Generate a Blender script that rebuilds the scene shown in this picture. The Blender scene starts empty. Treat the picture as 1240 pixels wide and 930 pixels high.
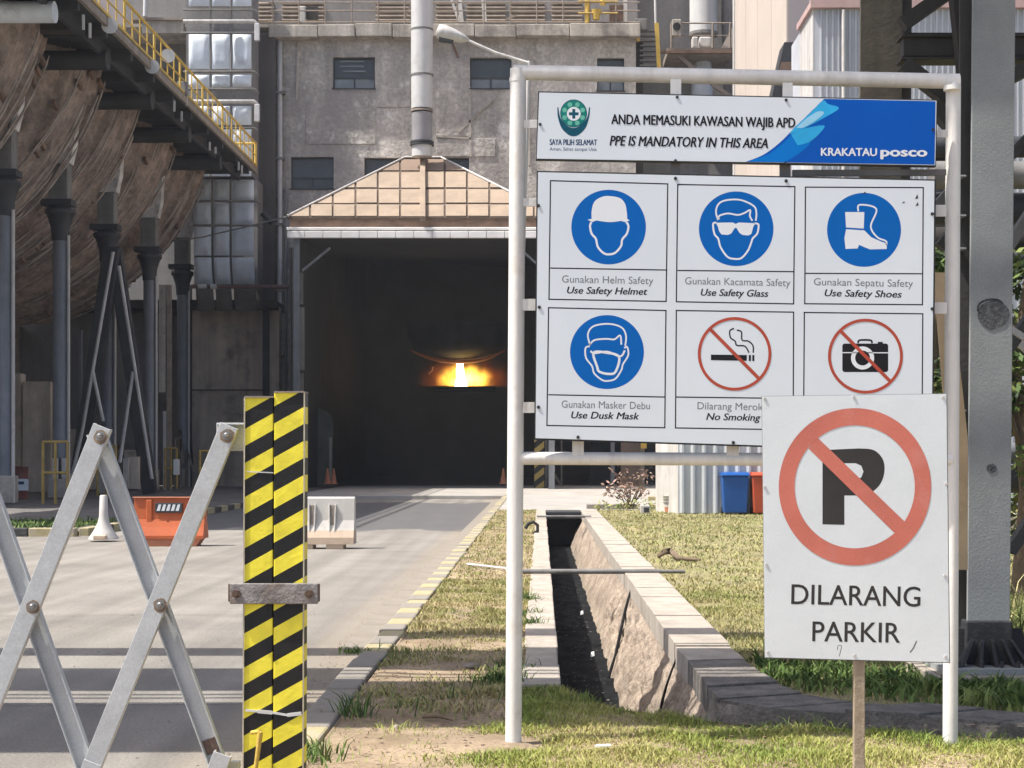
import bpy, math, random
import numpy as np
from mathutils import Vector, Matrix, noise
from mathutils.geometry import delaunay_2d_cdt, tessellate_polygon
random.seed(7)
rng = np.random.default_rng(7)
S = bpy.context.scene
COL = S.collection

# ------------------------------------------------------------------ camera
F = 1900.0           # focal length in photo pixels (1240 wide)
EYE = 1.6
VX, VY = 655.0, 550.0
cam = bpy.data.cameras.new('camera')
camo = bpy.data.objects.new('camera', cam); COL.objects.link(camo)
camo.location = (0, 0, EYE); camo.rotation_euler = (math.pi/2, 0, 0)
cam.sensor_width = 36; cam.lens = 36*F/1240
cam.shift_x = (620-VX)/1240; cam.shift_y = (VY-465)/1240
cam.clip_start = .1; cam.clip_end = 3000
S.camera = camo

# ------------------------------------------------------------------ light
EL = math.radians(60)
TO_SUN = Vector((-.968*math.cos(EL), -.25*math.cos(EL), math.sin(EL))).normalized()
W = bpy.data.worlds.new('World'); S.world = W; W.use_nodes = True
wn = W.node_tree.nodes; wl = W.node_tree.links
sky = wn.new('ShaderNodeTexSky'); sky.sky_type = 'NISHITA'; sky.sun_disc = False
sky.sun_elevation = EL; sky.sun_rotation = math.atan2(TO_SUN.x, TO_SUN.y)
sky.air_density = .75; sky.dust_density = 3.5; sky.ozone_density = .5
wl.new(sky.outputs[0], wn['Background'].inputs[0]); wn['Background'].inputs[1].default_value = .115
sun = bpy.data.lights.new('sun', 'SUN'); sun.energy = 3.7; sun.angle = math.radians(.5); sun.color = (1, .95, .88)
suno = bpy.data.objects.new('sun', sun); COL.objects.link(suno)
suno.rotation_euler = (-TO_SUN).to_track_quat('-Z', 'Y').to_euler(); suno.location = TO_SUN*60
S.view_settings.view_transform = 'Standard'; S.view_settings.look = 'None'
S.view_settings.exposure = 0.98; S.view_settings.gamma = 1
S.view_settings.use_curve_mapping = False

# ------------------------------------------------------------------ helpers
def P(px, py, Y):
    return Vector(((px-VX)*Y/F, Y, EYE-(py-VY)*Y/F))
def G(px, py, z=0.0):
    Y = (EYE-z)*F/(py-VY)
    return Vector(((px-VX)*Y/F, Y, z))
def sRGB(r, g, b):
    f = lambda c: (c/255/12.92) if c/255 <= .04045 else ((c/255+.055)/1.055)**2.4
    return (f(r), f(g), f(b))

def mat(name, col, rough=.8, metal=0., var=.25, scale=2.5, bump=.25, bscale=25., stain=None, samt=.5, sscale=1.2,
        streak=0., fine=0., fscale=120., emit=None, estr=0., attr=False, spec=.4, bdist=.02, pale=None):
    m = bpy.data.materials.new(name); m.use_nodes = True
    N = m.node_tree.nodes; L = m.node_tree.links; b = N['Principled BSDF']
    b.inputs['Roughness'].default_value = rough; b.inputs['Metallic'].default_value = metal
    b.inputs['Specular IOR Level'].default_value = .15 if name.startswith('print') else spec
    tc = N.new('ShaderNodeTexCoord'); src = tc.outputs['Object']
    def nz(s, d=6, r=.6, vec=src):
        n = N.new('ShaderNodeTexNoise'); n.inputs['Scale'].default_value = s; n.inputs['Detail'].default_value = d
        n.inputs['Roughness'].default_value = r; L.new(vec, n.inputs['Vector']); return n
    if attr:
        a = N.new('ShaderNodeAttribute'); a.attribute_name = 'Col'; cur = a.outputs['Color']
    else:
        rgb = N.new('ShaderNodeRGB'); rgb.outputs[0].default_value = (*col, 1); cur = rgb.outputs[0]
    def mul(cur, fac_out, lo, hi, t0=.3, t1=.7):
        mr = N.new('ShaderNodeMapRange'); mr.inputs[1].default_value = t0; mr.inputs[2].default_value = t1
        mr.inputs[3].default_value = lo; mr.inputs[4].default_value = hi; L.new(fac_out, mr.inputs[0])
        hsv = N.new('ShaderNodeVectorMath'); hsv.operation = 'SCALE'
        L.new(cur, hsv.inputs[0]); L.new(mr.outputs[0], hsv.inputs['Scale']); return hsv.outputs[0]
    if var: cur = mul(cur, nz(scale).outputs['Fac'], 1-var, 1+var*.7)
    if fine: cur = mul(cur, nz(fscale, 3, .7).outputs['Fac'], 1-fine, 1+fine)
    if streak:
        mp = N.new('ShaderNodeMapping'); mp.inputs['Scale'].default_value = (1, 1, .06); L.new(src, mp.inputs['Vector'])
        cur = mul(cur, nz(scale*2.5, 5, .65, mp.outputs[0]).outputs['Fac'], 1-streak, 1+streak*.3)
    if stain:
        n2 = nz(sscale, 8, .68); mr = N.new('ShaderNodeMapRange'); mr.inputs[1].default_value = .62-.25*samt; mr.inputs[2].default_value = .72-.12*samt
        L.new(n2.outputs['Fac'], mr.inputs[0])
        mx = N.new('ShaderNodeMixRGB'); mx.inputs[2].default_value = (*stain, 1)
        mm = N.new('ShaderNodeMath'); mm.operation = 'MULTIPLY'; mm.inputs[1].default_value = min(1, samt*1.6); L.new(mr.outputs[0], mm.inputs[0])
        L.new(mm.outputs[0], mx.inputs[0]); L.new(cur, mx.inputs[1]); cur = mx.outputs[0]
    if pale:      # fresh chips and lime runs
        n3 = nz(pale[1], 10, .75); mr = N.new('ShaderNodeMapRange'); mr.inputs[1].default_value = .56; mr.inputs[2].default_value = .66; mr.inputs[4].default_value = pale[2]; L.new(n3.outputs['Fac'], mr.inputs[0])
        mx = N.new('ShaderNodeMixRGB'); mx.inputs[2].default_value = (*pale[0], 1); L.new(mr.outputs[0], mx.inputs[0]); L.new(cur, mx.inputs[1]); cur = mx.outputs[0]
    L.new(cur, b.inputs['Base Color'])
    if bump:
        bp = N.new('ShaderNodeBump'); bp.inputs['Strength'].default_value = bump; bp.inputs['Distance'].default_value = bdist
        L.new(nz(bscale, 8, .65).outputs['Fac'], bp.inputs['Height']); L.new(bp.outputs[0], b.inputs['Normal'])
    if emit:
        b.inputs['Emission Color'].default_value = (*emit, 1); b.inputs['Emission Strength'].default_value = estr
    m['b'] = 1
    return m

def stripe_mat(name, c1, c2, period, slope, off, coord='X', rough=.45):
    """diagonal printed tape: flat print on the surface"""
    m = mat(name, c1, rough=rough, var=.12, scale=8, bump=.15, bscale=60)
    N = m.node_tree.nodes; L = m.node_tree.links; b = N['Principled BSDF']
    g = N.new('ShaderNodeTexCoord'); sp = N.new('ShaderNodeSeparateXYZ'); L.new(g.outputs['Object'], sp.inputs[0])
    def M(op, a, bb):
        n = N.new('ShaderNodeMath'); n.operation = op
        for i, v in enumerate((a, bb)):
            if v is None: continue
            if isinstance(v, (int, float)): n.inputs[i].default_value = v
            else: L.new(v, n.inputs[i])
        return n.outputs[0]
    sx = M('MULTIPLY', sp.outputs['X'], slope)
    v = M('SUBTRACT', sp.outputs['Z'], sx); v = M('ADD', v, off); v = M('DIVIDE', v, period); v = M('FRACT', v, None)
    st = M('GREATER_THAN', v, .5)
    old = b.inputs['Base Color'].links[0].from_socket
    nz = N.new('ShaderNodeTexNoise'); nz.inputs['Scale'].default_value = 14; nz.inputs['Detail'].default_value = 8
    mr = N.new('ShaderNodeMapRange'); mr.inputs[1].default_value = .3; mr.inputs[2].default_value = .75; mr.inputs[3].default_value = .72; mr.inputs[4].default_value = 1.05
    L.new(g.outputs['Object'], nz.inputs['Vector']); L.new(nz.outputs['Fac'], mr.inputs[0])
    mx = N.new('ShaderNodeMixRGB'); L.new(st, mx.inputs[0]); L.new(old, mx.inputs[1]); mx.inputs[2].default_value = (*c2, 1)
    sc = N.new('ShaderNodeVectorMath'); sc.operation = 'SCALE'; L.new(mx.outputs[0], sc.inputs[0]); L.new(mr.outputs[0], sc.inputs['Scale'])
    L.new(sc.outputs[0], b.inputs['Base Color'])
    return m

def tag(o, label=None, cat=None, group=None, kind=None):
    if label: o['label'] = label
    if cat: o['category'] = cat
    if group: o['group'] = group
    if kind: o['kind'] = kind
    return o
def wloc(o):
    v = Vector((0, 0, 0))
    while o is not None: v = v+Vector(o.location); o = o.parent
    return v
def thing(name, loc, label=None, cat=None, group=None, kind=None):
    o = bpy.data.objects.new(name, None); COL.objects.link(o); o.location = loc; o.empty_display_size = .2
    return tag(o, label, cat, group, kind)
def copy_tree(o, off, parent=None, label=None):
    c = o.copy(); COL.objects.link(c)
    if parent is not None: c.parent = parent
    else: c.location = Vector(o.location)+Vector(off)
    if label: c['label'] = label
    for ch in o.children: copy_tree(ch, off, c)
    return c

class MB:
    def __init__(s): s.v = []; s.f = []; s.sm = []
    def add(s, vs, fs, smooth=False):
        k = len(s.v); s.v += [tuple(v) for v in vs]
        for f in fs: s.f.append([k+i for i in f]); s.sm.append(smooth)
        return s
    def obox(s, c, u, v, w):
        c, u, v, w = map(Vector, (c, u, v, w)); vs = []
        for a in (-1, 1):
            for b in (-1, 1):
                for d in (-1, 1): vs.append(c+u*a+v*b+w*d)
        fs = [(0,1,3,2),(4,6,7,5),(0,4,5,1),(2,3,7,6),(0,2,6,4),(1,5,7,3)]
        if u.cross(v).dot(w) < 0: fs = [f[::-1] for f in fs]
        return s.add(vs, fs)
    def box(s, x0, x1, y0, y1, z0, z1):
        return s.obox(((x0+x1)/2, (y0+y1)/2, (z0+z1)/2), (abs(x1-x0)/2, 0, 0), (0, abs(y1-y0)/2, 0), (0, 0, abs(z1-z0)/2))
    def pbox(s, px0, px1, py0, py1, Y, d=.1):
        a = P(px0, py1, Y); b = P(px1, py0, Y); return s.box(a.x, b.x, Y, Y+d, a.z, b.z)
    def tube(s, pts, r, n=10, caps=True):
        pts = [Vector(p) for p in pts]; rs = r if isinstance(r, (list, tuple)) else [r]*len(pts)
        up = None; vs = []
        for i, p in enumerate(pts):
            d = (pts[min(i+1, len(pts)-1)]-pts[max(i-1, 0)]).normalized()
            if up is None: up = d.orthogonal().normalized()
            up = (up-d*up.dot(d)).normalized(); q = d.cross(up)
            for k in range(n):
                a = 2*math.pi*k/n; vs.append(p+(up*math.cos(a)+q*math.sin(a))*rs[i])
        fs = [(i*n+k, i*n+(k+1) % n, (i+1)*n+(k+1) % n, (i+1)*n+k) for i in range(len(pts)-1) for k in range(n)]
        s.add(vs, fs, True)
        if caps:
            m = len(pts)-1; s.add(vs[:n], [tuple(range(n-1, -1, -1))]); s.add(vs[m*n:], [tuple(range(n))])
        return s
    def bar(s, a, b, w, d, front=Vector((0, 1, 0))):
        a = Vector(a); b = Vector(b); u = (b-a)/2; v = u.cross(front)
        if v.length < 1e-6: v = u.cross(Vector((1, 0, 0)))
        v.normalize(); ww = u.cross(v).normalized()
        return s.obox((a+b)/2, u, v*w/2, ww*d/2)
    def lathe(s, c, prof, n=16):
        vs = []; c = Vector(c)
        for r, z in prof:
            for k in range(n):
                a = 2*math.pi*k/n; vs.append((c.x+r*math.cos(a), c.y+r*math.sin(a), c.z+z))
        fs = [(i*n+k, i*n+(k+1) % n, (i+1)*n+(k+1) % n, (i+1)*n+k) for i in range(len(prof)-1) for k in range(n)]
        s.add(vs, fs, True); s.add(vs[-n:], [tuple(range(n))]); s.add(vs[:n], [tuple(range(n-1, -1, -1))]); return s
    def prism(s, poly, ext):
        """poly: 3D points of a planar outline, ext: vector thickness"""
        poly = [Vector(p) for p in poly]; ext = Vector(ext); n = len(poly)
        tri = tessellate_polygon([poly]); nn = Vector((0, 0, 0))
        for i in range(n): nn += poly[i].cross(poly[(i+1) % n])
        top = [p+ext for p in poly]
        for t in tri:
            a, b, c = (poly[i] for i in t); q = (b-a).cross(c-a)
            t = list(t)
            if q.dot(ext) > 0: t = t[::-1]
            s.add([poly[i] for i in t], [(0, 1, 2)]); s.add([top[i] for i in t[::-1]], [(0, 1, 2)])
        fl = nn.dot(ext) > 0
        for i in range(n):
            j = (i+1) % n; q = [poly[i], poly[j], top[j], top[i]]
            s.add(q if fl else q[::-1], [(0, 1, 2, 3)])
        return s
    def build(s, name, m, parent=None, label=None, bevel=0., smooth=None, loc=None):
        o0 = wloc(parent) if parent is not None else Vector(loc or (0, 0, 0))
        me = bpy.data.meshes.new(name)
        me.from_pydata([(x-o0.x, y-o0.y, z-o0.z) for x, y, z in s.v], [], s.f)
        me.polygons.foreach_set('use_smooth', s.sm if smooth is None else [smooth]*len(s.f))
        me.materials.append(m); me.update()
        o = bpy.data.objects.new(name, me); COL.objects.link(o)
        if parent is not None: o.parent = parent
        else: o.location = o0
        if label: o['label'] = label
        if bevel:
            b = o.modifiers.new('bevel', 'BEVEL'); b.width = bevel; b.segments = 2; b.limit_method = 'ANGLE'; b.angle_limit = math.radians(40)
            b.harden_normals = False
        return o

# printed flat shapes, a sheet a hair in front of the board --------------------
def ppoly(name, pts, Y, m, parent, lift=0):
    q = [P(x, y, Y-lift*.0002) for x, y in pts]
    mb = MB(); tri = tessellate_polygon([q])
    for t in tri:
        a, b, c = (q[i] for i in t)
        if (b-a).cross(c-a).y > 0: t = t[::-1]
        mb.add([q[i] for i in t], [(0, 1, 2)])
    return mb.build(name, m, parent)
def ell(cx, cy, rx, ry=None, a0=0, a1=360, n=56):
    ry = ry or rx
    return [(cx+rx*math.cos(math.radians(a0+(a1-a0)*i/n)), cy+ry*math.sin(math.radians(a0+(a1-a0)*i/n))) for i in range(n if a1-a0 == 360 else n+1)]
def stroke(mb, pts, w, Y, lift=0, closed=False):
    pts = [Vector(p) for p in pts]; n = len(pts); L = []; R = []
    for i in range(n):
        if closed: a = pts[i-1]; b = pts[(i+1) % n]
        else: a = pts[max(i-1, 0)]; b = pts[min(i+1, n-1)]
        d = (b-a).normalized(); nn = Vector((-d.y, d.x))*w/2
        L.append(pts[i]+nn); R.append(pts[i]-nn)
    for i in range(n if closed else n-1):
        j = (i+1) % n; q = [P(v.x, v.y, Y-lift*.0002) for v in (L[i], L[j], R[j], R[i])]
        mb.add(q, [(0, 1, 2, 3)])
def smooth_pts(pts, k=6, closed=False):
    out = []; n = len(pts); rngs = range(n if closed else n-1)
    for i in rngs:
        g = lambda j: Vector(pts[j % n]) if closed else Vector(pts[max(0, min(n-1, j))])
        p0, p1, p2, p3 = g(i-1), g(i), g(i+1), g(i+2)
        for t in range(k):
            t /= k; out.append(.5*((2*p1)+(p2-p0)*t+(2*p0-5*p1+4*p2-p3)*t*t+(3*p1-p0-3*p2+p3)*t**3))
    if not closed: out.append(Vector(pts[-1]))
    return [tuple(v) for v in out]
def text(body, x0, x1, ybase, cap, Y, m, parent, rot=0., shear=0., bold=0., lift=1):
    """lettering whose ink runs from pixel x0 to x1, capitals `cap` pixels high, baseline ybase at x0; bold: stroke gain as a share of cap height"""
    cu = bpy.data.curves.new('lettering', 'FONT'); cu.body = body; cu.shear = shear; cu.size = 1; cu.resolution_u = 4
    t = bpy.data.objects.new('tmp', cu); COL.objects.link(t)
    dg = bpy.context.evaluated_depsgraph_get(); me0 = bpy.data.meshes.new_from_object(t.evaluated_get(dg))
    cu.body = 'H'; dg.update(); mh = bpy.data.meshes.new_from_object(t.evaluated_get(dg)); CH = max(v.co.y for v in mh.vertices)
    bpy.data.objects.remove(t); bpy.data.curves.remove(cu)
    n = len(me0.vertices); co = np.empty(n*3); me0.vertices.foreach_get('co', co); co = co.reshape(-1, 3)
    F0 = [list(p.vertices) for p in me0.polygons]
    mn = co[:, 0].min(); mxx = co[:, 0].max(); g = bold*cap; sx = (x1-x0-2*g)/(mxx-mn); sy = (cap-g)/CH; r = math.radians(rot)
    offs = [(0, 0)] if not bold else [(-g, 0), (g, 0), (0, -g*.5), (0, g*.5), (-g*.5, 0), (g*.5, 0)]
    mb = MB()
    for k, (dx, dy) in enumerate(offs):
        u = (co[:, 0]-mn)*sx+g+dx; v = co[:, 1]*sy+g*.5+dy
        px = x0+u*math.cos(r)+v*math.sin(r); py = ybase+u*math.sin(r)-v*math.cos(r); YY = Y-lift*.0002-k*.00002
        out = np.stack([(px-VX)*YY/F, np.full(n, YY), EYE-(py-VY)*YY/F], 1); mb.add(out.tolist(), F0)
    return mb.build('lettering', m, parent)

# ------------------------------------------------------------------ materials
m_road = mat('road_surface', (.24, .222, .195), .9, var=.2, scale=.5, bump=.5, bscale=40, stain=(.18, .165, .15), samt=.45, sscale=.35, fine=.22, fscale=40)
m_apron = mat('apron_concrete', (.36, .34, .31), .9, var=.18, scale=.7, bump=.2, stain=(.2, .19, .17), samt=.4, sscale=.5, fine=.1)
m_gravel = mat('dark_slag', (.15, .14, .13), .95, var=.4, scale=1.5, bump=.8, bscale=14, stain=(.2, .18, .16), samt=.4, sscale=.6)
m_soil = mat('soil', (.33, .25, .165), .95, var=.3, scale=1.6, bump=.6, bscale=30, stain=(.19, .14, .08), samt=.5, sscale=1.4, fine=.3, fscale=50)
m_lawn = mat('lawn_soil', (.26, .23, .12), .95, var=.35, scale=1.1, bump=.7, bscale=20, stain=(.17, .18, .06), samt=.5, sscale=.9, fine=.3, fscale=50)
m_gutter = mat('gutter_concrete', (.25, .222, .185), .9, var=.2, scale=2, bump=.3, stain=(.22, .185, .14), samt=.5, sscale=1.5, fine=.12)
m_cap = mat('cap_concrete', (.40, .355, .30), .9, var=.22, scale=3, bump=.45, bscale=30, stain=(.27, .23, .18), samt=.4, sscale=2.2, fine=.12, fscale=60)
m_capdark = mat('shaded_broken_concrete', (.22, .20, .175), .95, var=.35, scale=4, bump=1, bscale=20, bdist=.03, stain=(.11, .10, .09), samt=.5, sscale=6, fine=.3, fscale=50)  # broken concrete, darkened: shade on the curved kerb put into the colour
m_stone = mat('drain_render', (.37, .30, .235), .95, var=.4, scale=2.2, bump=1, bscale=22, bdist=.04, stain=(.22, .175, .13), samt=.45, sscale=5, fine=.3, fscale=30, pale=((.45, .39, .32), 7, .5))
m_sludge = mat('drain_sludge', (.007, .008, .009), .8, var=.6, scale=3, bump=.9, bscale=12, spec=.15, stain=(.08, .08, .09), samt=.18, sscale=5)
m_kerby = mat('kerb_yellow_paint', (.40, .345, .19), .85, var=.2, scale=5, bump=.3, stain=(.36, .32, .26), samt=.6, sscale=5, fine=.15)
m_kerbg = mat('kerb_grey', (.27, .245, .21), .9, var=.25, scale=4, bump=.4, stain=(.2, .18, .15), samt=.45, sscale=4, fine=.12)
m_kerbk = mat('kerb_black_paint', (.05, .05, .05), .8, var=.3, scale=5, bump=.3, stain=(.3, .27, .22), samt=.3, sscale=5)
m_conc = mat('facade_concrete', (.58, .55, .50), .92, var=.38, scale=.28, bump=.8, bscale=3.0, stain=(.30, .275, .265), samt=.65, sscale=.22, streak=.45, fine=.3, fscale=5, bdist=.12, pale=((.78, .76, .73), .7, .8))
m_conc2 = mat('pale_concrete', (.5, .46, .40), .9, var=.2, scale=.7, bump=.5, bscale=5, stain=(.13, .11, .1), samt=.4, sscale=.8, streak=.5, fine=.15, fscale=8)
m_brownwall = mat('brown_wall', (.58, .48, .38), .92, var=.25, scale=.5, bump=.4, bscale=5, stain=(.11, .09, .08), samt=.4, sscale=.6, streak=.5)
m_pier = mat('tan_concrete_pier', (.62, .53, .43), .92, var=.25, scale=.6, bump=.4, bscale=5, stain=(.3, .25, .2), samt=.45, sscale=.7, streak=.5)
m_darkwall = mat('grey_wall', (.25, .24, .23), .9, var=.25, scale=.3, bump=.5, bscale=4, streak=.3, fine=.1, fscale=6)
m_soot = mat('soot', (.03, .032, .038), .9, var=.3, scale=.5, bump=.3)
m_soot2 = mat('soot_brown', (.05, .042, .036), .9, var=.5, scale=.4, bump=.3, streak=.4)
m_roofp = mat('roof_panel_tan', (.32, .25, .185), .8, var=.12, scale=.6, bump=.3, bscale=4, stain=(.30, .23, .17), samt=.35, sscale=.6, streak=.2)
m_rooft = mat('roof_top_brown', (.22, .16, .12), .85, var=.2, scale=.6, bump=.3, bscale=4)  # darker brown for the top panel row and the roof sides
m_rib = mat('roof_rib', (.10, .07, .05), .8, var=.3)
m_whitemetal = mat('weathered_white_metal', (.60, .58, .55), .55, var=.15, scale=1.5, bump=.2, stain=(.33, .28, .23), samt=.3, sscale=1.2, streak=.3)
m_gutterw = mat('gutter_white', (.8, .79, .77), .5, var=.12, scale=1, bump=.1)
m_flue = mat('flue_pale', (.58, .58, .57), .5, var=.12, scale=.6, bump=.2, bscale=3, stain=(.33, .30, .28), samt=.35, sscale=.8, streak=.15)
m_winframe = mat('window_frame_dark', (.035, .045, .052), .5, var=.2)
m_windark = mat('window_dark', (.06, .075, .085), .35, var=.25, scale=1.5, bump=.1)
m_winpale = mat('window_pane_pale', (.22, .245, .26), .3, var=.25, scale=2, bump=.1)
m_rust = mat('rust_brown', (.20, .13, .09), .85, var=.35, scale=2, bump=.4, bscale=10)
m_rustpale = mat('rusty_rail', (.27, .225, .185), .8, var=.3, scale=2, bump=.3)
m_steeldark = mat('dark_steel', (.04, .042, .045), .65, var=.35, scale=1, bump=.3, bscale=8)
m_steelgrey = mat('grey_blue_steel', (.21, .225, .25), .6, var=.25, scale=1, bump=.2, streak=.35)
m_steelmid = mat('mid_grey_steel', (.20, .195, .185), .7, var=.25, scale=1.5, bump=.25, streak=.3)
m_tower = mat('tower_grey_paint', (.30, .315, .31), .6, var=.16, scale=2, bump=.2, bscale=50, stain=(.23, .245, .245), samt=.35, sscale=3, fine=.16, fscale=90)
m_towerdark = mat('tower_dark_and_shade', (.075, .072, .066), .7, var=.2, scale=3, bump=.3, streak=.2, fine=.1)
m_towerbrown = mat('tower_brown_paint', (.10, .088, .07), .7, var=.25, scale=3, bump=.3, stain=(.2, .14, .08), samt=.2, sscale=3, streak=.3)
m_towerbase = mat('tower_base_black', (.035, .035, .038), .7, var=.3, scale=4, bump=.5, bscale=30, stain=(.10, .10, .11), samt=.3, sscale=6)
m_tanmember = mat('tan_plank_paint', (.52, .40, .25), .8, var=.2, scale=3, bump=.3)
m_clad = mat('brown_corrugated_cladding', (.34, .265, .22), .85, var=.35, scale=.6, bump=.8, bscale=3, bdist=.08, stain=(.16, .12, .10), samt=.6, sscale=.8, fine=.35, fscale=4, pale=((.36, .31, .27), 1.3, .5))
m_cladline = mat('pale_cladding_edge', (.36, .31, .27), .85, var=.5, scale=1.2, bump=.3)
m_cladend = mat('brown_cladding_seam', (.13, .09, .07), .85, var=.3, scale=1)
m_silver = mat('silver_foil', (.72, .72, .70), .45, metal=.3, var=.3, scale=1.2, bump=.8, bscale=3, stain=(.25, .23, .2), samt=.4, sscale=1.6)
m_ductpan = mat('duct_panel_blue_grey', (.68, .74, .80), .45, metal=.0, var=.2, scale=.8, bump=.4, bscale=3, stain=(.2, .2, .2), samt=.25, sscale=1)
m_yellow = mat('yellow_paint', (.62, .42, .08), .6, var=.2, scale=2, bump=.2, stain=(.3, .2, .08), samt=.25, sscale=3)
m_yellowdk = mat('worn_yellow_paint', (.42, .29, .08), .7, var=.25, scale=2, bump=.2, stain=(.2, .14, .08), samt=.4, sscale=3)
m_cream = mat('cream_sheet', (.50, .435, .375), .8, var=.07, scale=.4, bump=.15, bscale=4)
m_mauve = mat('mauve_grey', (.33, .29, .285), .8, var=.08, scale=.4, bump=.15)
m_paleclad = mat('shaded_blue_grey_sheet', (.50, .52, .555), .6, var=.1, scale=.7, bump=.15, streak=.15)
m_pink = mat('pink_fascia', (.45, .31, .29), .8, var=.15)
m_galv = mat('galvanised_gate_paint', (.47, .485, .485), .55, metal=.0, var=.12, scale=9, bump=.08, bscale=60, stain=(.33, .29, .25), samt=.22, sscale=7, fine=.12, fscale=150)
m_galvdk = mat('channel_inside_rust', (.10, .08, .07), .8, var=.35, scale=12, bump=.4)
m_rustend = mat('rusty_bar_end', (.15, .10, .075), .85, var=.4, scale=25, bump=.4)
m_ruststain = mat('rust_bloom', (.25, .185, .13), .8, var=.4, scale=60, bump=.2)
m_bolt = mat('bolt_steel', (.30, .29, .28), .4, metal=.7, var=.2, scale=40, bump=.2)
m_boltrust = mat('rusty_bolt', (.13, .085, .06), .7, metal=.3, var=.3, scale=40)
m_bracket = mat('worn_steel_strap', (.25, .235, .225), .55, metal=.3, var=.35, scale=14, bump=.7, bscale=25, stain=(.16, .11, .08), samt=.5, sscale=10)
m_tapewhite = mat('torn_tape_backing', (.6, .6, .58), .7, var=.1)
m_posty = (.95, .82, .06)
m_framew = mat('white_pipe_paint', (.80, .78, .73), .5, var=.08, scale=4, bump=.15, bscale=40, stain=(.48, .36, .24), samt=.22, sscale=3.2, streak=.18)
m_board = mat('board_white', (.66, .715, .75), .5, var=.04, scale=1.2, bump=.03, bscale=40)
m_boardedge = mat('board_edge_black', (.03, .03, .03), .6, var=.2)
m_blue = mat('print_blue', (.0, .115, .43), .55, var=.05, scale=3, bump=.02)
m_bluedeep = mat('print_deep_blue', (.0, .085, .42), .55, var=.08, scale=2, bump=.02)
m_bluemid = mat('print_mid_blue', (.0, .17, .56), .55, var=.05, scale=2, bump=.02)
m_cyan = mat('print_cyan', (.035, .38, .70), .4, var=.15, scale=6, bump=.02)
m_cyanp = mat('print_pale_cyan', (.30, .60, .78), .4, var=.15, scale=6, bump=.02)
m_white = mat('print_white', (.72, .75, .77), .5, var=.03, bump=.02)
m_black = mat('print_black', (.015, .015, .018), .55, var=.2, scale=20, bump=.02)
m_greytext = mat('print_grey', (.17, .18, .19), .55, var=.2, scale=20, bump=.02)
m_red = mat('print_red', (.42, .075, .045), .5, var=.12, scale=10, bump=.02)
m_teal = mat('print_teal', (.012, .20, .17), .5, var=.2, scale=60, bump=.02)
m_teald = mat('print_dark_teal', (.008, .085, .13), .5, var=.2, scale=40, bump=.02)
m_mint = mat('print_mint', (.14, .45, .35), .5, var=.2, scale=60, bump=.02)
m_navy = mat('print_navy', (.02, .055, .13), .5, var=.2, scale=40, bump=.02)
m_sign = mat('parking_sign_white', (.70, .745, .745), .5, var=.06, scale=3, bump=.06, bscale=20, stain=(.58, .565, .53), samt=.16, sscale=6, fine=.03, fscale=120)
m_fadered = mat('faded_red_print', (.58, .17, .12), .55, var=.12, scale=5, bump=.04, stain=(.62, .28, .22), samt=.4, sscale=4, fine=.06)
m_pblack = mat('faded_black_print', (.035, .032, .03), .6, var=.2, scale=8, bump=.04)
m_wood = mat('weathered_wood', (.38, .31, .22), .85, var=.25, scale=6, bump=.5, bscale=30, stain=(.22, .17, .12), samt=.35, sscale=8, streak=.4)
m_orange = mat('orange_plastic', (.47, .105, .03), .55, var=.15, scale=2, bump=.2, stain=(.35, .10, .06), samt=.3, sscale=3)
m_orangep = mat('dusty_orange_plastic', (.46, .18, .10), .7, var=.15, scale=3, bump=.2)
m_barw = mat('dirty_white_plastic', (.55, .53, .49), .65, var=.12, scale=2.5, bump=.2, stain=(.34, .32, .3), samt=.45, sscale=2)
m_barb = mat('dusty_beige_plastic', (.55, .43, .32), .7, var=.15, scale=3, bump=.2, stain=(.3, .22, .16), samt=.3, sscale=3)
m_slot = mat('slot_shade', (.25, .22, .19), .8)
m_binb = mat('blue_plastic', (.004, .075, .30), .4, var=.12, scale=3, bump=.1, spec=.5)
m_binr = mat('red_plastic', (.42, .075, .035), .45, var=.12, scale=3, bump=.1)
m_rubber = mat('black_rubber', (.02, .02, .02), .7)
m_drum = mat('red_drum_paint', (.15, .04, .03), .7, var=.3, scale=3, bump=.3)
m_shed = mat('shed_pale_sheet', (.50, .53, .55), .55, var=.12, scale=1, bump=.2, stain=(.32, .30, .28), samt=.25, sscale=1.4, streak=.3)
m_leaf = mat('foliage', (.06, .09, .03), .7, var=0, bump=0, attr=True)
m_grass = mat('grass_blades', (.2, .2, .05), .75, var=0, bump=0, attr=True)
m_trunk = mat('bark', (.16, .12, .08), .95, var=.3, scale=8, bump=.6)
m_fire = mat('molten_metal_core', (1, .8, .3), .5, emit=(1, .80, .33), estr=14, bump=0, var=0)
m_fire2 = mat('molten_metal_glow', (1, .5, .05), .5, emit=(1, .36, .02), estr=2.2, bump=0, var=0)
m_fire3 = mat('glowing_slag', (.3, .1, .03), .8, emit=(1, .33, .03), estr=.5, bump=0, var=.6)
for m_ in (m_fire2, m_fire3):       # uneven heat of the molten metal itself
    N_ = m_.node_tree.nodes; L_ = m_.node_tree.links; b_ = N_['Principled BSDF']
    n_ = N_.new('ShaderNodeTexNoise'); n_.inputs['Scale'].default_value = 1.6; n_.inputs['Detail'].default_value = 5
    t_ = N_.new('ShaderNodeTexCoord'); L_.new(t_.outputs['Object'], n_.inputs['Vector'])
    r_ = N_.new('ShaderNodeMapRange'); r_.inputs[1].default_value = .35; r_.inputs[2].default_value = .7
    es = b_.inputs['Emission Strength'].default_value; r_.inputs[3].default_value = es*.25; r_.inputs[4].default_value = es*2
    L_.new(n_.outputs['Fac'], r_.inputs[0]); L_.new(r_.outputs[0], b_.inputs['Emission Strength'])

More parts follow.
